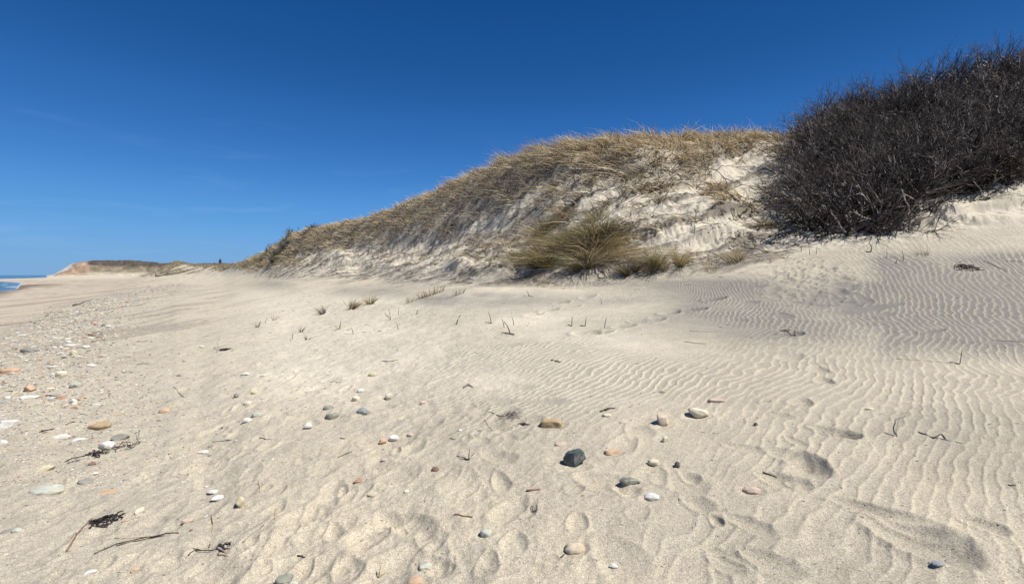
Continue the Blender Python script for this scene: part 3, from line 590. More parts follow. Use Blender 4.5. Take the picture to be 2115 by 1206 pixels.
tuft('grass_tuft', 'branching grey sprout below the grey brown tuft', 'grass tuft', 620, 686, 18, 5, 16, DEAD, .009, 'small sprouts', .4)
tuft('grass_tuft', 'tall thin sprout leaning left, right of the branching grey sprout', 'grass tuft', 700, 680, 24, 3, 8, MIXD, .009, 'small sprouts', .6, -.2)
tuft('grass_tuft', 'short grey sprout nearest the viewer below the branching one', 'grass tuft', 634, 702, 14, 3, 9, DEAD, .009, 'small sprouts', .4, -.2)
# edge grass on the ridge: individual bright seed plumes are part of dune_grass

# ------------------------------------------------------------------ bare shrubs
def grow(seed, H=1.25):
    r = random.Random(seed); segs = []
    def br(p, d, L, rad, lev):
        nst = max(2, int(L / .085)); st = L / nst
        for i in range(nst):
            d = (d + Vector((r.gauss(0, .16), r.gauss(0, .16), r.gauss(.03, .12)))).normalized()
            q_ = p + d * st; rn = rad * (1 - .55 * (i + 1) / nst); segs.append((p[:], q_[:], rad * (1 - .55 * i / nst), rn)); p = q_
            if lev < 3 and i > 0 and r.random() < (.55, .62, .5)[lev]:
                ax = Vector((r.gauss(0, 1), r.gauss(0, 1), r.gauss(0, .5))).normalized()
                nd = (d + ax * r.uniform(.5, 1.0)).normalized(); br(p, nd, L * r.uniform(.35, .62), rn * .68, lev + 1)
        if lev < 3: 
            for _ in range(2):
                nd = (d + Vector((r.gauss(0, .4), r.gauss(0, .4), r.gauss(0, .4)))).normalized(); br(p, nd, L * r.uniform(.25, .4), rad * .4, max(lev + 1, 2))
    for k in range(3):
        br(Vector((r.gauss(0, .06), r.gauss(0, .06), 0)), Vector((r.gauss(0, .35), r.gauss(0, .35), 1)).normalized(), H * r.uniform(.55, .95), .018, 0)
    s = np.array([(*a, *b_, c_, d_) for a, b_, c_, d_ in segs]); return s
PROTO = [grow(100 + i) for i in range(12)]
print('proto segs', [len(p) for p in PROTO])
def tubes(A, B, ra, rb):
    n_ = len(A); d = B - A; d /= np.linalg.norm(d, axis=1)[:, None] + 1e-9
    h = np.where(np.abs(d[:, 2:3]) > .9, [[1., 0, 0]], [[0, 0, 1.]]); s = np.cross(d, h); s /= np.linalg.norm(s, axis=1)[:, None]; t = np.cross(d, s)
    vs_ = []
    for (P_, r_) in ((A, ra), (B, rb)):
        for k in range(3):
            a = 2 * math.pi * k / 3; vs_.append(P_ + (s * math.cos(a) + t * math.sin(a)) * r_[:, None])
    V = np.stack(vs_, 1); f = np.array([0, 1, 4, 3, 1, 2, 5, 4, 2, 0, 3, 5]); return V.reshape(-1, 3), (f[None] + (np.arange(n_) * 6)[:, None]).ravel(), np.full(n_ * 3, 4)
def shrub(name, label, roots, cat='shrub', rad_k=1.5, pal=None, group=None):
    As, Bs, Ra, Rb, Cc = [], [], [], [], []
    org = np.mean([r_[0] for r_ in roots], axis=0); org[2] = float(zlook(org[0], org[1]))
    for (p, tilt, sc_) in roots:
        s = PROTO[rng.integers(len(PROTO))]; a = rng.uniform(0, 2 * math.pi)
        M = Matrix.Rotation(a, 3, 'Z'); t = Vector((tilt[0], tilt[1], 0)); 
        Q = Matrix.Rotation(min(t.length, 1.45), 3, Vector((-t.y, t.x, 0)).normalized()) if t.length > .01 else Matrix.Identity(3)
        m = np.array(Q @ M) * sc_; A = s[:, :3] @ m.T + p; B = s[:, 3:6] @ m.T + p
        As.append(A); Bs.append(B); Ra.append(s[:, 6] * rad_k); Rb.append(s[:, 7] * rad_k)
        tone = rng.choice([.5, .8, 1.0, 2.2], p=[.3, .3, .25, .15]) * rng.uniform(.7, 1.2); base = pal if pal is not None else np.array([(.050, .037, .030), (.032, .026, .024), (.070, .058, .052)])[rng.integers(3)]
        c_ = base * tone * rng.uniform(.65, 1.35, (len(s), 1)); c_ = np.where((rng.random((len(s), 1)) < .06) | ((s[:, 6:7] > .006) & (rng.random() < .30)), [[.36, .32, .295]], c_); Cc.append(np.repeat(c_, 6, 0))
    V, f, sz = tubes(np.vstack(As) - org, np.vstack(Bs) - org, np.concatenate(Ra), np.concatenate(Rb))
    o = mesh_np(name, V, f, sz, m_twig, np.clip(np.vstack(Cc), .01, .8), smooth_=True); o.location = org; print(name, len(f) // 12)
    return tag(o, label, cat, group)
def roots_in(poly_fn, n_, d0, d1, u0, u1, tilt_fn, sc0=.8, sc1=1.2):
    out = []; tries = 0
    while len(out) < n_ and tries < n_ * 60:
        tries += 1; u = random.uniform(u0, u1); d = math.sqrt(random.uniform(d0 * d0, d1 * d1)); x_, y_ = u * d, d
        z_ = float(zlook(x_, y_)); p_, q_, _ = project(np.array([x_]), np.array([y_]), np.array([z_]))
        w = poly_fn(p_[0], q_[0], x_, y_, float(zlook(x_, y_, S)))
        if random.random() < w: out.append((np.array([x_, y_, z_ - .03]), tilt_fn(p_[0], q_[0], x_, y_), random.uniform(sc0, sc1)))
    return out
def f_front(p, q, x_, y_, s): return 1.0 if (1655 - (q < 330) * 0 < p < 1880 and 6.1 < s < 10.0 and q < 492 - max(0, p - 1780) * .45 and p > 1628 + max(0, (q - 400)) * .6 + max(0, 400 - q) * .42 - max(0, 330 - q) * -0.2) else 0.0
def t_front(p, q, x_, y_):
    k = max(0, (1790 - p) / 140); b_ = max(0, (q - 360) / 90); return (-.3 - .75 * k + random.gauss(0, .3), -.15 - .75 * b_ + random.gauss(0, .25))
def f_top(p, q, x_, y_, s):
    if not (1880 <= p < 2450 and 7.25 < s < 10.1): return 0.0
    if abs(p - 2075) < 45 and abs(q - 255) < 32: return .15
    return 1.0
def t_top(p, q, x_, y_): return (.05 + random.gauss(0, .2), -.25 + random.gauss(0, .2))
def f_low(p, q, x_, y_, s): return 1.0 if (1870 < p < 2450 and 6.85 < s < 7.7) else 0.0
shrub('bare_shrub', 'large dark leafless shrub sprawling down the dune to the sand, rounded left edge', roots_in(f_front, 290, 9.6, 18.5, .55, .86, t_front, .85, 1.25))
shrub('bare_shrub', 'tall leafless grey twigged shrub on the crest at the upper right', roots_in(f_top, 250, 10.4, 18, .84, 1.25, t_top, .9, 1.3))
shrub('bare_shrub', 'low leafless shrub overhanging the bare sand scarp at far right', roots_in(f_low, 110, 9.5, 12.5, .86, 1.25, lambda *a: (random.gauss(-.1, .3), -.5 + random.gauss(0, .25)), .5, .85))
DW = np.array([.09, .085, .075])
def near_pts(px, py, w, n_, sc):
    c = hit(px, py); W = w / F * c.y; o = []
    for _ in range(n_):
        x_ = c.x + random.gauss(0, W * .45); y_ = c.y + random.gauss(0, W * .4); o.append((np.array([x_, y_, float(zlook(x_, y_)) - .05]), (-.2 + random.gauss(0, .3), random.gauss(0, .3)), sc * random.uniform(.7, 1.1)))
    return o
shrub('bare_shrub', 'small round dark shrub on the skyline at the left end of the dune ridge', near_pts(592, 506, 26, 26, .75), pal=DW, rad_k=2.0)
shrub('bare_shrub', 'low dark shrub strip on the skyline just above the round dark shrub', near_pts(648, 476, 34, 24, .45), pal=DW, rad_k=2.0)
shrub('bare_shrub', 'brown straggling shrub on the lowest left tip of the ridge', near_pts(553, 527, 20, 16, .6), pal=DW * 1.3, rad_k=2.0)

# ------------------------------------------------------------------ sticks, stalks, seaweed
def stick_mat(name, c0, c1):
    m, n, l, b = mat_new(name, .8); v = noise(n, l, 45, 4, .7); l.new(mixrgb(n, l, c0, c1, ramp(n, l, v, .35, .65)), b.inputs['Base Color']); return m
MT = {'dark': stick_mat('dark_wood', (.03, .022, .018), (.09, .07, .055)), 'tan': stick_mat('reed_straw', (.32, .24, .13), (.52, .42, .27)),
      'grey': stick_mat('weathered_wood', (.14, .12, .10), (.34, .30, .26)), 'red': stick_mat('reddish_stem', (.10, .05, .035), (.26, .16, .10)),
      'weed': stick_mat('dried_seaweed', (.010, .009, .009), (.05, .04, .04))}
def tube_poly(bm, pts, r0, r1, n_=5):
    pts = [Vector(p) for p in pts]; rings = []
    for i, p in enumerate(pts):
        d = (pts[min(i + 1, len(pts) - 1)] - pts[max(i - 1, 0)]).normalized(); s = d.cross(Vector((0, 0, 1)) if abs(d.z) < .9 else Vector((1, 0, 0))).normalized(); t = d.cross(s)
        r = r0 + (r1 - r0) * i / (len(pts) - 1); r *= random.uniform(.85, 1.15)
        rings.append([bm.verts.new(p + (s * math.cos(2 * math.pi * k / n_) + t * math.sin(2 * math.pi * k / n_)) * r) for k in range(n_)])
    for a, b_ in zip(rings, rings[1:]):
        for k in range(n_): bm.faces.new((a[k], a[(k + 1) % n_], b_[(k + 1) % n_], b_[k]))
    bm.faces.new(rings[0][::-1]); bm.faces.new(rings[-1])
def bm_obj(name, bm, mat, loc):
    bmesh.ops.recalc_face_normals(bm, faces=bm.faces)
    me = bpy.data.meshes.new(name); bm.to_mesh(me); bm.free(); me.materials.append(mat)
    for p in me.polygons: p.use_smooth = True
    o = bpy.data.objects.new(name, me); o.location = loc; col.objects.link(o); return o
def lying(name, label, cat, lines, mat, r=.004, lift=.5, group=None):
    """each line: list of photo points lying on the sand"""
    c = None; bm = bmesh.new()
    for ln in lines:
        rr_ = r
        if isinstance(ln[0], (int, float)): rr_ = ln[0]; ln = ln[1:]
        W = [hit(*p[:2]) + Vector((0, 0, (p[2] if len(p) > 2 else 0))) for p in ln]
        if c is None: c = W[0].copy()
        P = []
        for a, b_ in zip(W, W[1:]):
            k = max(2, int((b_ - a).length / .03))
            for i in range(k): 
                t = i / k; q_ = a.lerp(b_, t); h_ = a.z - float(zlook(a.x, a.y)); h2 = b_.z - float(zlook(b_.x, b_.y))
                q_.z = max(q_.z, float(zlook(q_.x, q_.y)) + h_ * (1 - t) + h2 * t); P.append(q_)
        P.append(W[-1]); P = [p + Vector((random.gauss(0, rr_ * .5), random.gauss(0, rr_ * .5), rr_ * lift)) - c for p in P]
        tube_poly(bm, P, rr_, rr_ * .65)
    return tag(bm_obj(name, bm, MT[mat], c), label, cat, group)
def upright(label, px, py, h, lean=0, mat='tan', r=.0035, group='thin stalks standing in the sand', foot=None):
    c = hit(px, py); H = h / F * c.y; bm = bmesh.new(); dx = lean / F * c.y
    tube_poly(bm, [Vector((0, 0, -.03)), Vector((dx * .3, 0, H * .4)), Vector((dx * .65, .01, H * .75)), Vector((dx, .02, H))], r, r * .5)
    if foot: 
        for f_ in foot: 
            w = hit(px + f_[0], py + f_[1]) - c + Vector((0, 0, r)); tube_poly(bm, [Vector((0, 0, .003)), w * .5 + Vector((0, 0, .004)), w], r, r * .6)
    return tag(bm_obj('dry_stalk', bm, MT[mat], c), label, 'stalk', group)
def weed(label, px, py, w, h, n_, r=.003, mat='weed', name='seaweed_clump', cat='seaweed', up=.05):
    c = hit(px, py); W = w / F * c.y; D = W * .5; bm = bmesh.new(); rr_ = random.Random(int(px * 7 + py))
    for _ in range(n_):
        a = rr_.uniform(0, 6.28); rad = rr_.random() ** .6; p = Vector((W / 2 * rad * math.cos(a), D * rad * math.sin(a), 0)); th = rr_.uniform(0, 6.28); P = []
        for k in range(6):
            q_ = Vector((p.x, p.y, float(zlook(c.x + p.x, c.y + p.y)) - c.z + r + up * W * rr_.random() * (1 - rad) * 4)); P.append(q_)
            th += rr_.gauss(0, .6); p = p + Vector((math.cos(th), math.sin(th) * .7, 0)) * W * .09
        tube_poly(bm, P, r * rr_.uniform(.7, 1.4), r * .6, 4)
    return tag(bm_obj(name, bm, MT[mat], c), label, cat)
# big ones in the foreground
lying('driftwood_twig', 'long dark forked twig lying in the left foreground', 'twig', [[(195, 1144), (240, 1124), (300, 1110), (372, 1100)], [.003, (240, 1128), (290, 1116), (340, 1106)]], 'dark', .0042)
lying('reed_stem', 'thin tan reed resting just above the long dark forked twig', 'reed', [[(236, 1111), (270, 1111), (306, 1108)]], 'tan', .003)
lying('driftwood_twig', 'reddish straight stem running down left from the black seaweed', 'twig', [[(136, 1140), (150, 1115), (172, 1088), (190, 1070)], [.0025, (148, 1112), (160, 1100)]], 'red', .0042)
weed('black ragged seaweed clump in the left foreground', 218, 1075, 50, 0, 34, .004)
lying('seaweed_frond', 'black forked seaweed tail beneath the ragged seaweed clump', 'seaweed', [[(184, 1092), (195, 1080), (205, 1072)], [(205, 1072), (225, 1068), (243, 1066)]], 'weed', .006)
lying('reed_stem', 'pale split reed right of the black seaweed clump', 'reed', [[(250, 1079), (270, 1073), (289, 1067)]], 'tan', .0035)
lying('driftwood_twig', 'dark straight stick with frayed end left of centre foreground pebbles', 'twig', [[(136, 953), (170, 943), (209, 934)], [.003, (140, 956), (175, 947)]], 'dark', .006)
weed('dark crumbly seaweed at the end of the straight stick', 205, 936, 34, 0, 22, .004)
weed('trail of black seaweed crumbs right of the white stone', 262, 922, 50, 0, 16, .003)
lying('driftwood_twig', 'short upright bleached splinter by the seaweed crumbs', 'twig', [[(278, 920), (287, 912, .02), (287, 900, .05)]], 'grey', .004)
lying('seaweed_frond', 'black bladed seaweed scrap above the flat white stone', 'seaweed', [[(84, 892), (96, 889), (112, 886)], [.004, (88, 894), (98, 892)], [.007, (86, 890), (95, 890)]], 'weed', .007)
lying('seaweed_frond', 'small black seaweed scrap near the brown orange slab', 'seaweed', [[(136, 878), (146, 873), (156, 872)], [.006, (148, 873), (155, 871)]], 'weed', .005)
lying('seaweed_frond', 'tiny dark seaweed scrap farther up the sand from the orange slab', 'seaweed', [[(161, 857), (170, 855), (180, 857)]], 'weed', .004)
lying('driftwood_twig', 'dark forked twig pile with a tan piece, centre left foreground', 'twig', [[(388, 1148), (402, 1137), (440, 1136), (475, 1132)], [(400, 1133), (414, 1136)], [.003, (430, 1132), (434, 1123)]], 'dark', .003)
lying('reed_stem', 'short tan reed stub touching the dark forked twig pile', 'reed', [[(449, 1145), (460, 1147), (470, 1149)]], 'tan', .007)
lying('driftwood_twig', 'short grey stub crossing the dark twig pile', 'twig', [[(450, 1130), (460, 1137), (471, 1145)]], 'grey', .006)
weed('small dark tangle on top of the twig pile', 462, 1128, 26, 0, 14, .003)
lying('driftwood_twig', 'black and white splinter lying diagonally left of centre foreground', 'twig', [[(500, 1121), (520, 1103), (545, 1084)]], 'grey', .0042)
lying('reed_stem', 'tan reed half buried pointing at the viewer, left of the splinter', 'reed', [[(437, 1065), (439, 1085), (440, 1107)]], 'tan', .004)
lying('reed_stem', 'short tan reed half buried above the yellow cream pebble', 'reed', [[(533, 992), (536, 1003), (538, 1017)]], 'tan', .0035)
lying('reed_stem', 'short tan reed with dark tip right of the yellow cream pebble', 'reed', [[(570, 1052), (568, 1065), (567, 1081)]], 'tan', .004)
lying('driftwood_twig', 'thin pale splinter near the small reed', 'twig', [[(447, 966), (453, 958), (459, 947)]], 'grey', .003)
lying('driftwood_twig', 'bleached stick with a dark knob, mid left sand', 'twig', [[(438, 913), (455, 911), (472, 909)], [.006, (470, 909), (477, 909)]], 'grey', .004)
lying('driftwood_twig', 'small dark stick flat on sand at bottom left of centre', 'twig', [[(616, 1147), (623, 1149), (629, 1151)]], 'dark', .004)
lying('driftwood_twig', 'slim brown wood chip in the centre foreground', 'twig', [[(938, 1063), (956, 1066), (976, 1068)]], 'red', .004)
lying('driftwood_twig', 'bent twig with a pale edge left of centre pebbles', 'twig', [[(698, 946), (710, 939), (726, 933)]], 'dark', .0035)
lying('driftwood_twig', 'short dark bent splinter on the left sand', 'twig', [[(536, 904), (550, 908), (562, 908)]], 'dark', .003)
lying('driftwood_twig', 'single short dark splinter right of the bent splinter', 'twig', [[(702, 905), (714, 906)]], 'dark', .004)
lying('driftwood_twig', 'short dark chip in the ripples left of the upright crossed stalk', 'twig', [[(929, 905), (941, 908)]], 'dark', .003)
lying('driftwood_twig', 'bent twig hook lying left of the round seaweed tangle', 'twig', [[(984, 889), (1016, 889), (1000, 866)]], 'grey', .0022)
weed('round tangle of fine dark seaweed roots in the middle of the sand', 1054, 860, 42, 0, 34, .0022, 'grey', up=.09)
lying('seaweed_frond', 'curved dark strand reaching left from the round tangle', 'seaweed', [[(1010, 851), (1025, 857), (1040, 860)]], 'weed', .003)
weed('small fine root tangle below right of the round tangle', 1083, 878, 18, 0, 26, .0025)
lying('driftwood_twig', 'chunky black curved bark piece over a cream pebble', 'twig', [[(1240, 851), (1252, 846), (1270, 843)], [.009, (1248, 848), (1266, 844)]], 'dark', .007)
lying('driftwood_twig', 'small brown and white wood chip right of centre foreground', 'twig', [[(1091, 1014), (1103, 1013), (1113, 1011)]], 'red', .006)
lying('driftwood_twig', 'short dark splinter below the speckled tan cobble', 'twig', [[(1159, 1152), (1166, 1145)]], 'dark', .0035)
lying('driftwood_twig', 'grey bark piece on the rippled sand above the bark and pebble', 'twig', [[(1137, 744), (1146, 746), (1158, 748)]], 'dark', .007)
lying('driftwood_twig', 'pale stub casting a dark shadow where ripples begin', 'twig', [[(959, 801), (968, 796, .01), (978, 800)]], 'grey', .009)
lying('driftwood_twig', 'dark S shaped twig on pale sand left of the ripples', 'twig', [[(790, 746), (805, 747), (822, 743)]], 'dark', .005)
lying('driftwood_twig', 'thin straight twig on pale sand below the S shaped twig', 'twig', [[(683, 789), (694, 789), (705, 790)]], 'grey', .004)
lying('driftwood_twig', 'dark twig lying flat in the right middle ripples', 'twig', [[(1415, 706), (1435, 709), (1458, 710)]], 'dark', .004)
lying('driftwood_twig', 'thin twig rising at one end in the middle ripples', 'twig', [[(1425, 684), (1450, 685), (1480, 686)], [(1480, 686), (1500, 674)]], 'grey', .0035)
lying('driftwood_twig', 'broken dark twig cluster in the ripples at right', 'twig', [[(1898, 893), (1912, 898), (1925, 905)], [(1925, 905), (1945, 897), (1952, 907)]], 'dark', .004)
lying('reed_stem', 'long pale reed running right beneath the broken twig cluster', 'reed', [[(1925, 903), (1960, 910), (1990, 916)]], 'grey', .003)
lying('reed_stem', 'thin bent reed hook left of the broken twig cluster', 'reed', [[(1826, 893), (1840, 898), (1852, 902)], [(1852, 902), (1853, 888, .02), (1860, 868, .04), (1878, 858, .02)]], 'grey', .0028)
lying('driftwood_twig', 'pale bent stick by a dark root clump, upper right sand', 'twig', [[(1972, 556), (1976, 548, .03), (1990, 541, .03)], [(1975, 558), (2005, 560), (2015, 556)]], 'grey', .007)
weed('dark root clump beside the pale bent stick, upper right sand', 1997, 553, 34, 0, 34, .006, 'dark', 'root_clump', 'roots')
lying('driftwood_twig', 'thin diagonal twig on the upper right ripples', 'twig', [[(2033, 539), (2055, 550), (2082, 561)]], 'dark', .006)
lying('driftwood_twig', 'short horizontal twig at the far right edge of the upper ripples', 'twig', [[(2078, 540), (2095, 540), (2112, 541)]], 'dark', .004)
lying('driftwood_twig', 'long faint buried stick left of the tall thin stalk at right', 'twig', [[(1850, 741), (1900, 744), (1980, 752)]], 'tan', .0025)
lying('driftwood_twig', 'tiny dark crumb stick low at the right edge', 'twig', [[(2084, 1002), (2092, 1003), (2100, 1002)]], 'dark', .004)
lying('driftwood_twig', 'dark straw strand at right edge above the crumb stick', 'twig', [[(2050, 702), (2080, 704), (2112, 706)]], 'grey', .003)
lying('driftwood_twig', 'dark twig in the rim of the heel print at right', 'twig', [[(1576, 976), (1592, 981), (1604, 986)]], 'dark', .004)
weed('dark root mat in the deep print at right', 1630, 690, 34, 0, 16, .0035, 'dark', 'root_clump', 'roots')
weed('dark kelp scrap on the pale sand at left middle', 465, 723, 16, 0, 26, .008)
lying('reed_stem', 'short upright sprig beside the dark kelp scrap', 'reed', [[(448, 729), (451, 724, .03), (449, 716, .10)]], 'grey', .004)
lying('driftwood_twig', 'black oblong wood piece on the pebble band at far left', 'driftwood', [[(151, 632), (158, 630), (164, 629)]], 'dark', .045)
lying('driftwood_twig', 'thin black stick beside the oblong wood piece', 'twig', [[(165, 628), (172, 625), (184, 622)]], 'dark', .02)
lying('driftwood_twig', 'dark wavy stick on the grey sand at left', 'twig', [[(283, 706), (293, 706), (306, 704)]], 'dark', .007)
lying('driftwood_twig', 'thin crooked twig upslope of the orange dotted pebbles', 'twig', [[(358, 799), (370, 812), (381, 821)]], 'dark', .0035)
lying('driftwood_twig', 'faint thin twig right of the crooked twig', 'twig', [[(225, 823), (235, 819), (243, 817)]], 'dark', .0035)
lying('driftwood_twig', 'wavy dark twig below the dark wavy stick', 'twig', [[(283, 753), (296, 751), (311, 751)]], 'dark', .004)
# stalks
for a in [('crossed dry stalk standing in the central ripples', 968, 950, 26, 2, 'dark', .003, [(-24, -8), (12, -14)]),
          ('v shaped forked dark stalk in the central foreground', 1107, 1056, 28, 5, 'grey', .003, [(-8, -12)]),
          ('short straw stalk standing at the bottom edge', 783, 1192, 20, 2, 'tan', .005, [(12, -8)]),
          ('tall thin leaning stalk on the ripples at right', 1981, 752, 30, 10, 'dark', .004, [(-20, -4)]),
          ('slanted dark stalk right of the low sand ridge', 942, 670, 20, 9, 'dark', .009, None),
          ('forked thin stalk on bright sand left of the slanted stalk', 807, 660, 22, -5, 'dark', .006, [(-12, -12)]),
          ('single thin stalk between the forked and the short dark stalks', 823, 650, 14, 0, 'dark', .005, None),
          ('short dark stub stalk right of the single thin stalk', 861, 649, 9, 1, 'dark', .009, None),
          ('thin dark stalk with a foot strand in the middle ripples', 1015, 668, 24, -6, 'dark', .006, [(-14, -2)]),
          ('thick leaning stalk pointing up left in the middle ripples', 1055, 690, 26, -14, 'dark', .008, [(-18, -2), (8, 2)]),
          ('thin leaning stalk just left of the thick leaning one', 1042, 676, 18, -6, 'dark', .006, None),
          ('thin stalk between the thick leaning one and the straight pair', 1062, 672, 18, -5, 'dark', .005, None),
          ('straight dark stalk, left of the straight pair', 1181, 674, 20, 1, 'dark', .006, [(-9, -3)]),
          ('straight dark stalk, right of the straight pair', 1208, 674, 20, 4, 'dark', .006, [(-12, -1)]),
          ('thin curved stalk right of the straight pair', 1248, 678, 22, 5, 'dark', .005, None),
          ('small stalk on sand near the line of footprints', 1243, 628, 12, -3, 'dark', .005, None),
          ('stub stalk leaning on sand lip below the shrub, leftmost', 1798, 521, 13, 4, 'dark', .010, [(-10, 0)]),
          ('thin straight stalk on the lip right of the stub stalk', 1832, 533, 20, 0, 'dark', .005, None),
          ('curved stalk low on the lip, right of the thin straight one', 1849, 545, 12, 7, 'dark', .006, None),
          ('thin stalk right before the dark sprig tuft', 1866, 538, 22, -2, 'dark', .005, None),
          ('stalk leaning right on the sand at the gully mouth', 1558, 515, 18, 4, 'dark', .008, None),
          ('tiny pale stalk at the toe right of the gully', 1655, 520, 12, 0, 'dark', .006, None),
          ('thin stalk at the toe beneath the shrub edge', 1672, 526, 12, 1, 'dark', .006, None),
          ('lone thin stalk above the deep print', 1686, 525, 14, 1, 'dark', .005, None),
          ('low stalk beside the three middle stalks', 1093, 612, 12, -6, 'dark', .006, [(8, 1)]),
          ('small stalk at left of the branching grey sprout', 603, 700, 12, 2, 'dark', .006, None),
          ('thin grey stalk right of the leftmost sprout', 548, 668, 12, 3, 'dark', .005, None),
          ('tiny short stalk in the crumb patch', 730, 690, 14, -5, 'dark', .006, None),
          ('thin stalk at the right border of the crumb patch', 823, 680, 14, -5, 'dark', .005, None)]:
    upright(a[0], a[1], a[2], a[3], a[4], a[5], a[6], foot=a[7])
# tangled bare roots hanging in the gully
for (lab, ln, r_) in [('dark branching root hanging over bare sand at the top of the gully', [[(1445, 345), (1480, 352), (1520, 346), (1545, 352)], [(1480, 352), (1495, 368), (1515, 378), (1535, 382)], [(1520, 346), (1560, 344)]], .009),
                      ('lower dark root curling down the left side of the gully', [[(1440, 372), (1470, 380), (1500, 384)], [(1490, 366), (1510, 374), (1530, 384), (1545, 380)], [(1462, 378), (1470, 392)]], .009),
                      ('long thin dead stem sloping down to the toe right of the mound', [[(1560, 490), (1590, 500), (1625, 506)]], .008),
                      ('dark dead stem strand in the gully beneath the shrub', [[(1590, 440), (1600, 456), (1615, 468)], [(1600, 456), (1590, 466)], [(1610, 430), (1604, 445), (1612, 460)]], .012)]:
    lying('exposed_root', lab, 'root', ln, 'dark', r_, 1.0)

# ------------------------------------------------------------------ stones and shells
bm = bmesh.new(); bmesh.ops.create_icosphere(bm, subdivisions=4, radius=1); bm.verts.ensure_lookup_table()
ICO = np.array([v.co[:] for v in bm.verts]); ICF = np.array([[v.index for v in f.verts] for f in bm.faces]); bm.free()
bm = bmesh.new(); bmesh.ops.create_icosphere(bm, subdivisions=2, radius=1)
ICO2 = np.array([v.co[:] for v in bm.verts]); ICF2 = np.array([[v.index for v in f.verts] for f in bm.faces]); bm.free()
def stone_shape(kind, seed, low=False):
    r = np.random.default_rng(seed); P = (ICO2 if low else ICO).copy()
    if kind == 'box':
        e = 5.0; P = P / (np.sum(np.abs(P) ** e, 1) ** (1 / e))[:, None] * np.array([1, .95, .9])
    if kind in ('ang', 'cube'):
        for _ in range(9 if kind == 'ang' else 7):
            nrm = r.normal(size=3); nrm /= np.linalg.norm(nrm); cc = r.uniform(.55, .8); k = P @ nrm; P = np.where((k > cc)[:, None], P - nrm * (k - cc)[:, None] * .92, P)
    if kind == 'shell':
        x_, y_, z_ = P.T; z2 = np.maximum(z_, -.1) * (1 - .5 * (x_ ** 2)); fan = 1 + .05 * np.cos(14 * np.arctan2(y_, x_ + 1.2)); P = np.stack([x_, y_ * (.75 + .15 * x_), z2 * fan], 1)
    nz = pn(P[:, 0] * 1.3 + seed, P[:, 1] * 1.3 + P[:, 2] * 1.1, seed) * (.10 if kind in ('box', 'ang', 'cube') else .14)
    nz = nz + pn(P[:, 0] * 4 + seed, P[:, 1] * 4 + P[:, 2] * 3.3, seed + 1) * .03 + pn(P[:, 2] * 9 + seed, P[:, 1] * 9 + P[:, 0] * 5, seed + 2) * .012
    P = P * (1 + nz)[:, None]
    return P / np.abs(P).max(0)
STM = {}
def stone_mat(cn_, base, dark=None, amt=.6, sp=30, rough=.75):
    if cn_ in STM: return STM[cn_]
    dark = dark or tuple(v * .55 for v in base)
    m, n, l, b = mat_new('stone_' + cn_, rough); v = noise(n, l, sp, 5, .65); w = noise(n, l, sp * 3.3, 4, .7)
    c_ = mixrgb(n, l, base, dark, ramp(n, l, v, .62 - amt * .35, .75)); c_ = mixrgb(n, l, c_, tuple(min(1, q_ * 1.4) for q_ in base), ramp(n, l, w, .58, .75, (0, 0, 0), (.5, .5, .5)))
    l.new(c_, b.inputs['Base Color']); bp = n.new('ShaderNodeBump'); bp.inputs['Strength'].default_value = .5; bp.inputs['Distance'].default_value = .003; l.new(w, bp.inputs['Height']); l.new(bp.outputs[0], b.inputs['Normal'])
    STM[cn_] = m; l.new(mixrgb(n, l, c_, (.42, .37, .29), ramp(n, l, noise(n, l, 17, 5, .7), .5, .72, (0, 0, 0), (.65, .65, .65))), b.inputs['Base Color']); return m
PAL = {'slate': ((.075, .10, .10), (.055, .075, .075)), 'tanbrick': ((.42, .30, .17), (.28, .18, .09)), 'beige': ((.56, .47, .35), (.36, .28, .19)), 'cream': ((.62, .56, .42), (.50, .43, .30)),
       'pink': ((.52, .40, .32), (.36, .26, .20)), 'orange': ((.50, .34, .22), (.36, .22, .13)), 'pale': ((.60, .54, .40), (.42, .36, .25)), 'plum': ((.10, .075, .085), (.06, .045, .05)),
       'lichen': ((.13, .13, .11), (.38, .38, .30)), 'white': ((.64, .62, .57), (.42, .40, .36)), 'granite': ((.54, .46, .33), (.32, .24, .15)), 'bluegrey': ((.24, .27, .28), (.15, .17, .18)),
       'palegreen': ((.44, .45, .38), (.30, .31, .25)), 'green': ((.26, .265, .21), (.12, .125, .10)), 'rust': ((.38, .20, .12), (.25, .13, .08)), 'redbrown': ((.20, .10, .08), (.13, .06, .05)),
       'grey': ((.25, .24, .21), (.17, .16, .14)), 'yellow': ((.54, .47, .32), (.40, .33, .20))}
def stone(name, label, cat, px, py, w, h, colr, kind='round', rot=None, dep=.75, sink=.3, group=None, seed=None):
    c = hit(px, py + h * .25); d = math.sqrt(c.x ** 2 + c.y ** 2); sc_ = c.y / F; W = w * sc_; el = (ZC - c.z) / c.y
    D = W * dep; H = max(.22 * W, (h * sc_ - .5 * D * el) * 1.25)
    sd_ = seed if seed is not None else int(px * 13 + py * 7); P = stone_shape(kind, sd_) * np.array([W / 2, D / 2, H / 2 * 1.15])
    a = rot if rot is not None else 0.0
    f = ICF; me = mesh_np(name, P, f.ravel(), np.full(len(f), 3), stone_mat(colr, *PAL[colr]), None, kind != 'x', mesh_only=True)
    o = bpy.data.objects.new(name, me); col.objects.link(o); o.rotation_euler = (0, R(random.uniform(-5, 5)), R(a) + math.atan2(-c.x, c.y) * 0)
    o.location = (c.x, c.y, c.z + H * (.5 - sink * 1.12)); return tag(o, label, cat, group)
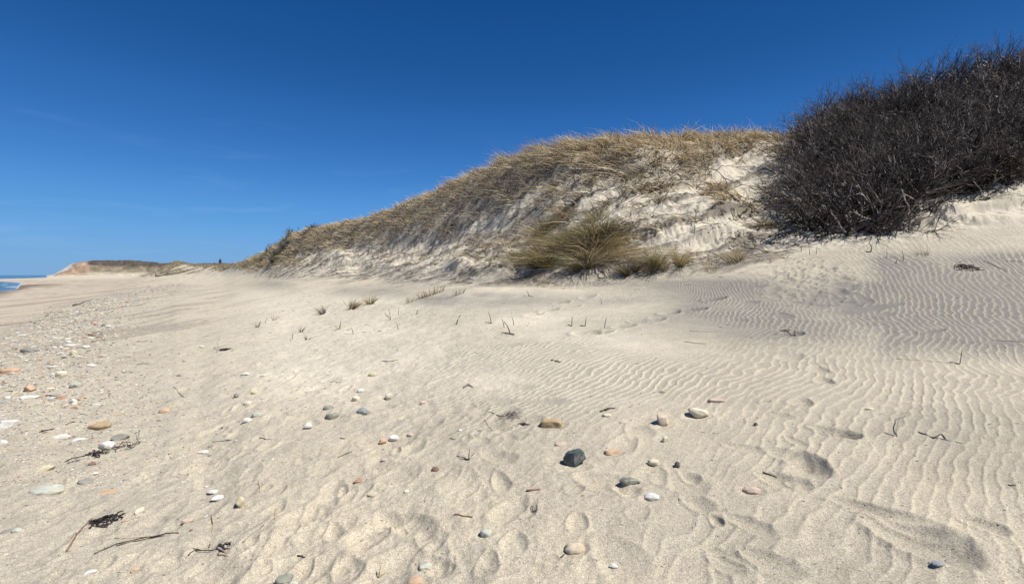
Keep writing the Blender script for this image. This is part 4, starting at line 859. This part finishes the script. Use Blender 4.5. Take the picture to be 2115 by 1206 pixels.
ST = [
 ('large slate grey angular stone standing on edge, darkest in the foreground', 1187, 950, 48, 36, 'slate', 'ang', -10, .6, .12),
 ('tan brick shaped stone with squared ends on the rippled sand', 1139, 875, 46, 17, 'tanbrick', 'box', -14, .45, .25),
 ('beige angular block stone left of the flat cream stone', 1370, 868, 32, 27, 'beige', 'cube', 10, .8, .15),
 ('smooth cream wedge stone on the ripples, right of the beige block', 1441, 853, 42, 20, 'cream', 'ang', -20, .7, .2),
 ('flat pinkish slab stone above the cream wedge', 1480, 827, 34, 9, 'pink', 'box', -5, .5, .3),
 ('peach orange half buried stone right of the slate stone', 1262, 931, 40, 16, 'orange', 'ang', 0, .7, .35),
 ('small smooth pale egg stone right of the peach orange stone', 1350, 954, 24, 14, 'pale', 'round', 0, .75, .25),
 ('small round dark plum pebble right of the pale egg stone', 1399, 960, 13, 12, 'plum', 'round', 0, .9, .2),
 ('dark lichen speckled long stone below the peach orange stone', 1300, 992, 50, 17, 'lichen', 'ang', -4, .45, .3),
 ('white speckled cobble below the dark lichen speckled stone', 1346, 1023, 32, 17, 'white', 'round', -10, .8, .35),
 ('pinkish brown stone half buried among footprints at right', 1553, 1010, 38, 17, 'pink', 'round', -8, .6, .35),
 ('round speckled tan granite cobble in the centre foreground', 1187, 1128, 44, 26, 'granite', 'round', 0, .85, .35),
 ('blue grey flat pebble lying in the big heel print at lower right', 1937, 1162, 26, 11, 'bluegrey', 'round', 0, .6, .3),
 ('small cream wedge half buried right of the peach orange stone', 1375, 908, 16, 14, 'cream', 'ang', 20, .6, .3),
 ('buried pink cream pebble patch above the slate stone', 1157, 914, 26, 10, 'pink', 'round', 0, .8, .5),
 ('cream pebble beneath the black bark piece', 1254, 856, 20, 8, 'cream', 'round', 0, .7, .4),
 ('flat grey chip in the ripples above the beige block', 1367, 809, 17, 6, 'grey', 'ang', 0, .6, .35),
 ('tiny dark pebble alone on sand right of the cream wedge', 1561, 876, 9, 7, 'plum', 'round', 0, .8, .25),
 ('flat pale chip in the ripples at the right of the path of prints', 1795, 843, 22, 7, 'pale', 'ang', 0, .5, .4),
 ('pale greenish grey domed stone on the left middle sand', 531, 856, 22, 12, 'palegreen', 'round', 0, .7, .3),
 ('green speckled rough stone left of the blue grey one', 688, 859, 31, 18, 'green', 'ang', 0, .7, .3),
 ('half buried grey green stone just above the green speckled stone', 680, 840, 26, 12, 'green', 'round', 0, .6, .5),
 ('blue grey smooth stone right of the green speckled stone', 749, 850, 26, 15, 'bluegrey', 'round', -6, .65, .28),
 ('small cream round stone above the blue grey stone', 735, 824, 17, 12, 'cream', 'round', 0, .75, .25),
 ('small whitish oval pebble topmost above the blue grey stone', 745, 807, 15, 9, 'white', 'round', 25, .7, .3),
 ('two toned cream and grey angular stone right of the oval pebble', 805, 819, 19, 15, 'pale', 'cube', 10, .8, .2),
 ('yellowish smooth pebble farthest up the central sand', 770, 773, 20, 9, 'yellow', 'round', 0, .6, .35),
 ('small pink chip stone right of the two toned angular stone', 875, 831, 16, 8, 'pink', 'ang', 30, .6, .3),
 ('white and rust square stone beside the white angular stone', 790, 911, 17, 13, 'orange', 'cube', 10, .8, .3),
 ('white angular stone right of the white and rust stone', 813, 905, 22, 14, 'white', 'ang', 20, .7, .3),
 ('small pinkish cream pebble up right of the white angular stone', 848, 897, 15, 8, 'pink', 'round', 0, .7, .35),
 ('tiny bright white pebble right of the pinkish cream pebble', 950, 889, 10, 7, 'white', 'round', 0, .8, .3),
 ('bright rust orange pebble in the central foreground', 741, 991, 22, 11, 'rust', 'ang', 15, .6, .4),
 ('dark red brown pebble right of the rust orange one', 899, 968, 17, 11, 'redbrown', 'round', 0, .7, .35),
 ('faint buried pink stone above the rust orange pebble', 797, 946, 22, 8, 'pink', 'round', 0, .8, .55),
 ('tiny cream pebble below right of the rust orange pebble', 839, 1014, 12, 8, 'cream', 'round', 0, .8, .35),
 ('pinkish speckled buried stone left of the tiny cream pebble', 771, 1017, 26, 9, 'granite', 'round', 0, .8, .55),
 ('upright yellow cream knobby pebble at left foreground', 497, 1040, 17, 24, 'yellow', 'ang', 70, .9, .2),
 ('white grey cobble sunk in the sand left of the granite cobble', 1004, 1097, 26, 19, 'palegreen', 'round', 0, .85, .4),
 ('grey white veined cobble above the brown orange one at bottom', 877, 1166, 32, 18, 'palegreen', 'ang', 10, .7, .4),
 ('brown orange cobble cut by the bottom edge', 857, 1197, 34, 20, 'orange', 'round', 0, .8, .35),
 ('dark green grey stone at the bottom edge left of centre', 588, 1193, 36, 26, 'green', 'ang', 15, .7, .3),
 ('pale pebble leaning against the dark green grey bottom stone', 606, 1203, 20, 12, 'palegreen', 'round', 0, .7, .3),
 ('small yellow pebble beside the pale shells, upper left centre', 525, 810, 15, 8, 'yellow', 'round', 0, .7, .35),
 ('small dark grey angular stone left of the yellow pebble', 488, 818, 11, 9, 'grey', 'ang', 30, .8, .2),
 ('buried cream stone below the small dark grey angular stone', 511, 830, 17, 8, 'cream', 'round', 0, .7, .5),
 ('large white grey rock at the left edge above the slab', 16, 874, 42, 22, 'white', 'ang', 0, .7, .3),
 ('flat white oval stone left of the seaweed stick', 126, 902, 34, 13, 'white', 'round', 18, .45, .35),
 ('narrow white stone right of the flat white oval stone', 163, 908, 28, 10, 'white', 'ang', 42, .35, .4),
 ('bright white angular stone above the straight dark stick', 221, 920, 36, 17, 'white', 'ang', -8, .6, .25),
 ('grey green stone tucked behind the bright white angular stone', 247, 903, 34, 18, 'grey', 'ang', 20, .6, .35),
 ('long brown and orange slab stone with dark underside', 212, 879, 52, 16, 'tanbrick', 'ang', 6, .5, .15),
 ('cream and orange knob stone at left, above the big pale stone', 92, 968, 34, 15, 'yellow', 'ang', 30, .45, .3),
 ('big pale greenish flat stone sunk at the left edge', 97, 1007, 62, 26, 'palegreen', 'round', 14, .7, .42),
 ('grey flat stone right of the big pale greenish one', 180, 991, 36, 12, 'grey', 'ang', 8, .6, .45),
 ('small dark red stone under the straight dark stick', 190, 956, 19, 10, 'redbrown', 'ang', 0, .7, .35),
 ('faint buried orange stone right of the grey flat stone', 222, 1013, 38, 13, 'orange', 'ang', 15, .6, .6),
 ('cream striped pebble above the pale split reed', 290, 1053, 20, 17, 'cream', 'ang', 70, .9, .4),
 ('orange stone with pale ring alone on the left sand', 340, 848, 23, 13, 'orange', 'round', 0, .75, .35),
 ('vivid rust stone near the left pebble band', 127, 821, 17, 8, 'rust', 'ang', 0, .7, .3),
 ('white knob stone right of the vivid rust stone', 152, 829, 15, 11, 'white', 'ang', 0, .8, .25),
 ('long flat peach stone under the white knob stone', 161, 840, 28, 8, 'orange', 'ang', 10, .5, .4),
 ('peach pink lumpy rock in the left pebble band', 60, 803, 28, 17, 'orange', 'ang', -15, .7, .25),
 ('white flat slab in front of the peach pink lumpy rock', 60, 819, 36, 9, 'white', 'ang', 12, .5, .25),
 ('orange slab at the left edge of the pebble band', 20, 767, 32, 12, 'orange', 'box', 5, .6, .25),
 ('round cream boulder pebble in the pebble band', 127, 772, 21, 12, 'cream', 'round', 0, .8, .25),
 ('cream green rock above the white knob stone', 158, 795, 25, 14, 'palegreen', 'ang', 0, .7, .3),
 ('white and orange stone above the dark forked twig', 388, 1073, 22, 14, 'pink', 'ang', 30, .7, .35),
 ('tiny orange pebble at the bottom left', 279, 1175, 15, 12, 'orange', 'ang', 0, .8, .4),
 ('white streaked stone at the bottom left by the orange pebble', 187, 1180, 26, 14, 'white', 'ang', 35, .5, .45),
 ('grey buried stone at the lower left edge', 16, 1095, 30, 14, 'grey', 'round', 0, .7, .5),
 ('pale buried round stone right of the grey one at the edge', 35, 1092, 19, 13, 'palegreen', 'round', 0, .8, .5),
 ('white stone cut by the left edge below the large rock', 6, 912, 22, 10, 'white', 'ang', 0, .7, .3),
 ('dark domed slab with grey face in the left pebble band', 62, 722, 38, 11, 'grey', 'ang', 0, .6, .3),
 ('tan domed stone beside a white pair in the pebble band', 152, 730, 16, 12, 'yellow', 'round', 0, .7, .3),
 ('dark brown domed stone high in the pebble band', 189, 692, 16, 6, 'redbrown', 'round', 0, .6, .3),
 ('olive stone with a white pebble in front, high in the pebble band', 217, 672, 14, 6, 'green', 'round', 0, .6, .3),
 ('white oval pebble touching the olive stone', 223, 674, 12, 5, 'white', 'round', 0, .7, .3),
]
for a in ST: stone('beach_stone', a[0], 'stone', *a[1:6], kind=a[6], rot=a[7], dep=a[8], sink=a[9])
SH = [('small open white shell with dark inside at the bottom centre', 1267, 1167, 19, 11, 0), ('white ribbed shell upright left of the green speckled stone', 636, 880, 19, 15, 40),
      ('white shell half in the sand below the pale greenish domed stone', 510, 868, 20, 12, 20), ('upper pale grey shell of the pair above the buried log mark', 440, 1014, 24, 10, 5),
      ('lower oval grey shell of the pair', 450, 1027, 28, 14, 30), ('thin curved white shell rim beside the yellow pebble', 507, 772, 19, 7, 0), ('long white shell chip right of the curved rim', 544, 775, 12, 5, 20),
      ('small white shell chip under the straight dark stick', 195, 977, 13, 6, 20), ('flat white shell up the left band beside tan domed stone', 188, 754, 20, 5, 0),
      ('crescent white shell in the left pebble band', 145, 713, 24, 6, 5), ('round white shell right of the crescent one', 177, 716, 18, 6, 0), ('narrow white shell strip below the crescent', 108, 757, 20, 4, 0),
      ('white shell fragment alone in the grey sand far left middle', 417, 716, 10, 5, 25), ('white shell on the sand above the flat pebble patch', 420, 932, 22, 8, 15)]
for a in SH: stone('seashell', a[0], 'shell', a[1], a[2], a[3], a[4], 'white', 'shell', a[5], .7, .3)['kind'] = 'thing'

# loose pebbles of the beach band: shared shapes, every pebble its own object
PK = list(PAL); kinds = ['round', 'ang', 'ang', 'cube']; PROTOM = {}
def proto_mesh(k, cidx, low):
    key = (k, cidx)
    if key not in PROTOM:
        P = stone_shape(kinds[k % 4], 500 + k * 7, True); PROTOM[key] = mesh_np('pebble', P * .5, ICF2.ravel(), np.full(len(ICF2), 3), stone_mat(cidx, *PAL[cidx]), None, True, mesh_only=True)
    return PROTOM[key]
pr = random.Random(11); WCOL = ['white', 'white', 'white', 'cream', 'pale', 'beige', 'orange', 'orange', 'pink', 'grey', 'grey', 'palegreen', 'yellow', 'redbrown', 'green', 'bluegrey', 'plum']
CN = {'white': 'white', 'cream': 'cream', 'pale': 'cream', 'beige': 'beige', 'orange': 'orange', 'pink': 'pink', 'grey': 'grey', 'palegreen': 'pale green', 'yellow': 'yellowish', 'redbrown': 'dark red', 'green': 'olive', 'bluegrey': 'blue grey', 'plum': 'blackish'}
placed = 0
while placed < 215:
    py = 612 + 230 * pr.random() ** 1.1
    if placed < 150: px = pr.gauss(float(np.interp(py, [600, 640, 700, 780, 860], [300, 170, 90, 40, 10])), 30 + (py - 600) * .38)
    else: px = pr.uniform(0, 520); py = pr.uniform(640, 1180)
    if px < -5 or px > 560: continue
    w = float(np.interp(py, [600, 700, 850, 1200], [5, 12, 16, 13])) * pr.uniform(.45, 1.3) * (1.0 if placed < 150 else .6)
    c = hit(px, py); W = w / F * c.y; cc = pr.choice(WCOL); o = bpy.data.objects.new('pebble', proto_mesh(pr.randrange(8), cc, True)); col.objects.link(o)
    hh = pr.uniform(.25, .5); o.scale = (W, W * pr.uniform(.5, .8), W * hh); o.rotation_euler = (0, pr.uniform(-.15, .15), pr.uniform(-.6, .6)); o.location = (c.x, c.y, c.z + W * hh * .04)
    where = 'in the crowded pebble band at the left' if placed < 150 else 'scattered singly on the grey left sand'
    tag(o, f'small {CN[cc]} pebble {where}', 'pebble', f'{CN[cc]} pebbles {"of the left band" if placed < 150 else "scattered on the left sand"}'); placed += 1
# fine gravel, shell bits and chips beyond counting
bitsV, bitsF, bitsC = [], [], []
octv = np.array([(1,0,0),(-1,0,0),(0,1,0),(0,-1,0),(0,0,.6),(0,0,-.6)], float); octf = np.array([(0,2,4),(2,1,4),(1,3,4),(3,0,4),(2,0,5),(1,2,5),(3,1,5),(0,3,5)])
pal = np.array([PAL[k][0] for k in WCOL]); nb = 0
GX, GY, GW = [], [], []
for i in range(11000):
    py = 588 + 420 * pr.random() ** 1.7; px = pr.gauss(float(np.interp(py, [585, 600, 640, 700, 780, 1000], [370, 320, 190, 110, 70, 120])), 22 + (py - 585) * .5)
    if not (-150 < px < 700): continue
    GX.append(px); GY.append(py); GW.append(float(np.interp(py, [588, 640, 760, 1000], [2.2, 4.5, 6, 5])) * pr.uniform(.4, 1.3))
for i in range(1500):
    px = pr.uniform(0, 2115); py = pr.uniform(640, 1206)
    if px > 1100 and pr.random() < .75: continue
    GX.append(px); GY.append(py); GW.append(pr.uniform(1.2, 3.2))
pxa, pya, gwa = map(np.array, (GX, GY, GW)); dx, dz = raydir(pxa, pya); lo = np.full(len(pxa), 1.2); hi = np.full(len(pxa), 120.0)
for _ in range(40):
    m_ = np.sqrt(lo * hi); below = ZC + m_ * dz - zlook(m_ * dx, m_) < 0; hi = np.where(below, m_, hi); lo = np.where(below, lo, m_)
gx, gy = hi * dx, hi; gz_ = zlook(gx, gy); gw = gwa / F * gy / 2; N_ = len(gx); ang = rng.uniform(0, 6.28, N_)
sv = octv[None] * (gw[:, None] * np.stack([np.ones(N_), rng.uniform(.4, .9, N_), rng.uniform(.25, .8, N_)], 1))[:, None, :] * rng.uniform(.7, 1.3, (N_, 6, 1))
rx = sv[..., 0] * np.cos(ang)[:, None] - sv[..., 1] * np.sin(ang)[:, None]; ry = sv[..., 0] * np.sin(ang)[:, None] + sv[..., 1] * np.cos(ang)[:, None]
gv = np.stack([rx + gx[:, None], ry + gy[:, None], sv[..., 2] + gz_[:, None] + gw[:, None] * .1], -1)
ff = (octf[None] + (np.arange(N_) * 6)[:, None, None]).ravel(); gc = np.repeat(pal[rng.integers(0, len(pal), N_)] * rng.uniform(.6, 1.1, (N_, 1)), 6, 0)
tag(mesh_np('gravel', gv.reshape(-1, 3), ff, np.full(N_ * 8, 3), vcol_mat('gravel_chips', .8), gc, False), kind='stuff')
# scattered straw fragments on the open sand
fx, fy, fw = [], [], []
for i in range(900):
    px = pr.uniform(0, 2115) if i < 500 else pr.uniform(150, 700); py = pr.uniform(600, 1190) if i < 500 else pr.uniform(600, 860); fx.append(px); fy.append(py); fw.append(pr.uniform(3, 11))
pxa, pya, fwa = map(np.array, (fx, fy, fw)); dx, dz = raydir(pxa, pya); lo = np.full(len(pxa), 1.2); hi = np.full(len(pxa), 120.0)
for _ in range(40):
    m_ = np.sqrt(lo * hi); below = ZC + m_ * dz - zlook(m_ * dx, m_) < 0; hi = np.where(below, m_, hi); lo = np.where(below, lo, m_)
qx, qy = hi * dx, hi; n_ = len(qx); a = rng.uniform(0, math.pi, n_); L_ = fwa / F * qy
P = np.stack([qx, qy, zlook(qx, qy) + .003], 1); up = np.stack([np.cos(a), np.sin(a), rng.uniform(0, .12, n_)], 1)
tag(blades('straw_fragments', P, L_, np.full(n_, 1.0) * (.0018 * qy ** .6 + .001), up, np.zeros((n_, 3)), np.full(n_, .05), pick(DEAD * .8, n_), basec=1, tipc=1), kind='stuff')

# ------------------------------------------------------------------ distant driftwood and lighthouse
def thing(name, label, cat, loc):
    o = bpy.data.objects.new(name, None); o.location = loc; o.empty_display_size = .3; col.objects.link(o); return tag(o, label, cat)
c = hit(322, 572); k_ = c.y / F
t = thing('driftwood_log', 'weathered driftwood trunk with an upright stump on the far beach below the dunes', 'driftwood', c)
bm = bmesh.new(); tube_poly(bm, [Vector((0, 0, -.3)), Vector((.1, 0, 6 * k_)), Vector((-.1, 0, 17 * k_))], 1.6 * k_, 1.2 * k_, 9); o = bm_obj('stump', bm, MT['grey'], (0, 0, 0)); o.parent = t
bm = bmesh.new()
tube_poly(bm, [Vector((0, 0, 1 * k_)), Vector((14 * k_, .4, 4 * k_)), Vector((28 * k_, .8, 7 * k_)), Vector((42 * k_, 0, 9 * k_))], 1.5 * k_, .7 * k_, 8)
tube_poly(bm, [Vector((6 * k_, 0, 13 * k_)), Vector((18 * k_, .2, 9 * k_)), Vector((30 * k_, .5, 5 * k_))], .8 * k_, .5 * k_, 6)
tube_poly(bm, [Vector((-10 * k_, 0, 0.3)), Vector((-8 * k_, .1, 5 * k_))], .9 * k_, .6 * k_, 6); tube_poly(bm, [Vector((20 * k_, .2, 4 * k_)), Vector((26 * k_, .1, 12 * k_)), Vector((34 * k_, .1, 14 * k_))], .7 * k_, .4 * k_, 6)
o = bm_obj('trunk', bm, MT['grey'], (0, 0, 0)); o.parent = t

lx = raydir(455, 546)[0] * 1060; lzb = float(zlook(lx, 1060.0)); 
m_br, n, l, b = mat_new('red_brick', .85); l.new(mixrgb(n, l, (.13, .045, .035), (.085, .035, .03), ramp(n, l, noise(n, l, 3, 4), .35, .65)), b.inputs['Base Color'])
m_ir, n, l, b = mat_new('black_iron', .5); l.new(mixrgb(n, l, (.02, .02, .022), (.04, .04, .045), ramp(n, l, noise(n, l, 3, 3), .35, .65)), b.inputs['Base Color'])
m_gl, n, l, b = mat_new('lantern_glass', .1); l.new(mixrgb(n, l, (.05, .07, .08), (.09, .11, .12), noise(n, l, 2, 2)), b.inputs['Base Color'])
t = thing('lighthouse', 'tiny dark red brick lighthouse on the distant headland skyline', 'lighthouse', (lx, 1060, lzb - .5))
def lathe(name, prof_, mat, parent, n_=20):
    bm = bmesh.new(); rings = [[bm.verts.new((r_ * math.cos(2 * math.pi * k / n_), r_ * math.sin(2 * math.pi * k / n_), z_)) for k in range(n_)] for r_, z_ in prof_]
    for a, b_ in zip(rings, rings[1:]):
        for k in range(n_): bm.faces.new((a[k], a[(k + 1) % n_], b_[(k + 1) % n_], b_[k]))
    bm.faces.new(rings[-1]); bm.faces.new(rings[0][::-1]); o = bm_obj(name, bm, mat, (0, 0, 0)); o.parent = parent; return o
lathe('tower', [(3.2, 0), (2.9, 4), (2.5, 9), (2.35, 11.5)], m_br, t); lathe('gallery', [(2.4, 11.5), (3.4, 11.9), (3.4, 12.2), (3.35, 13.1), (3.3, 13.1), (3.2, 12.3)], m_ir, t)
lathe('lantern', [(1.7, 12.3), (1.7, 15.2)], m_gl, t, 12); lathe('roof', [(2.1, 15.2), (1.4, 16.3), (.4, 17), (.35, 17.6), (.05, 18)], m_ir, t)
print('done')
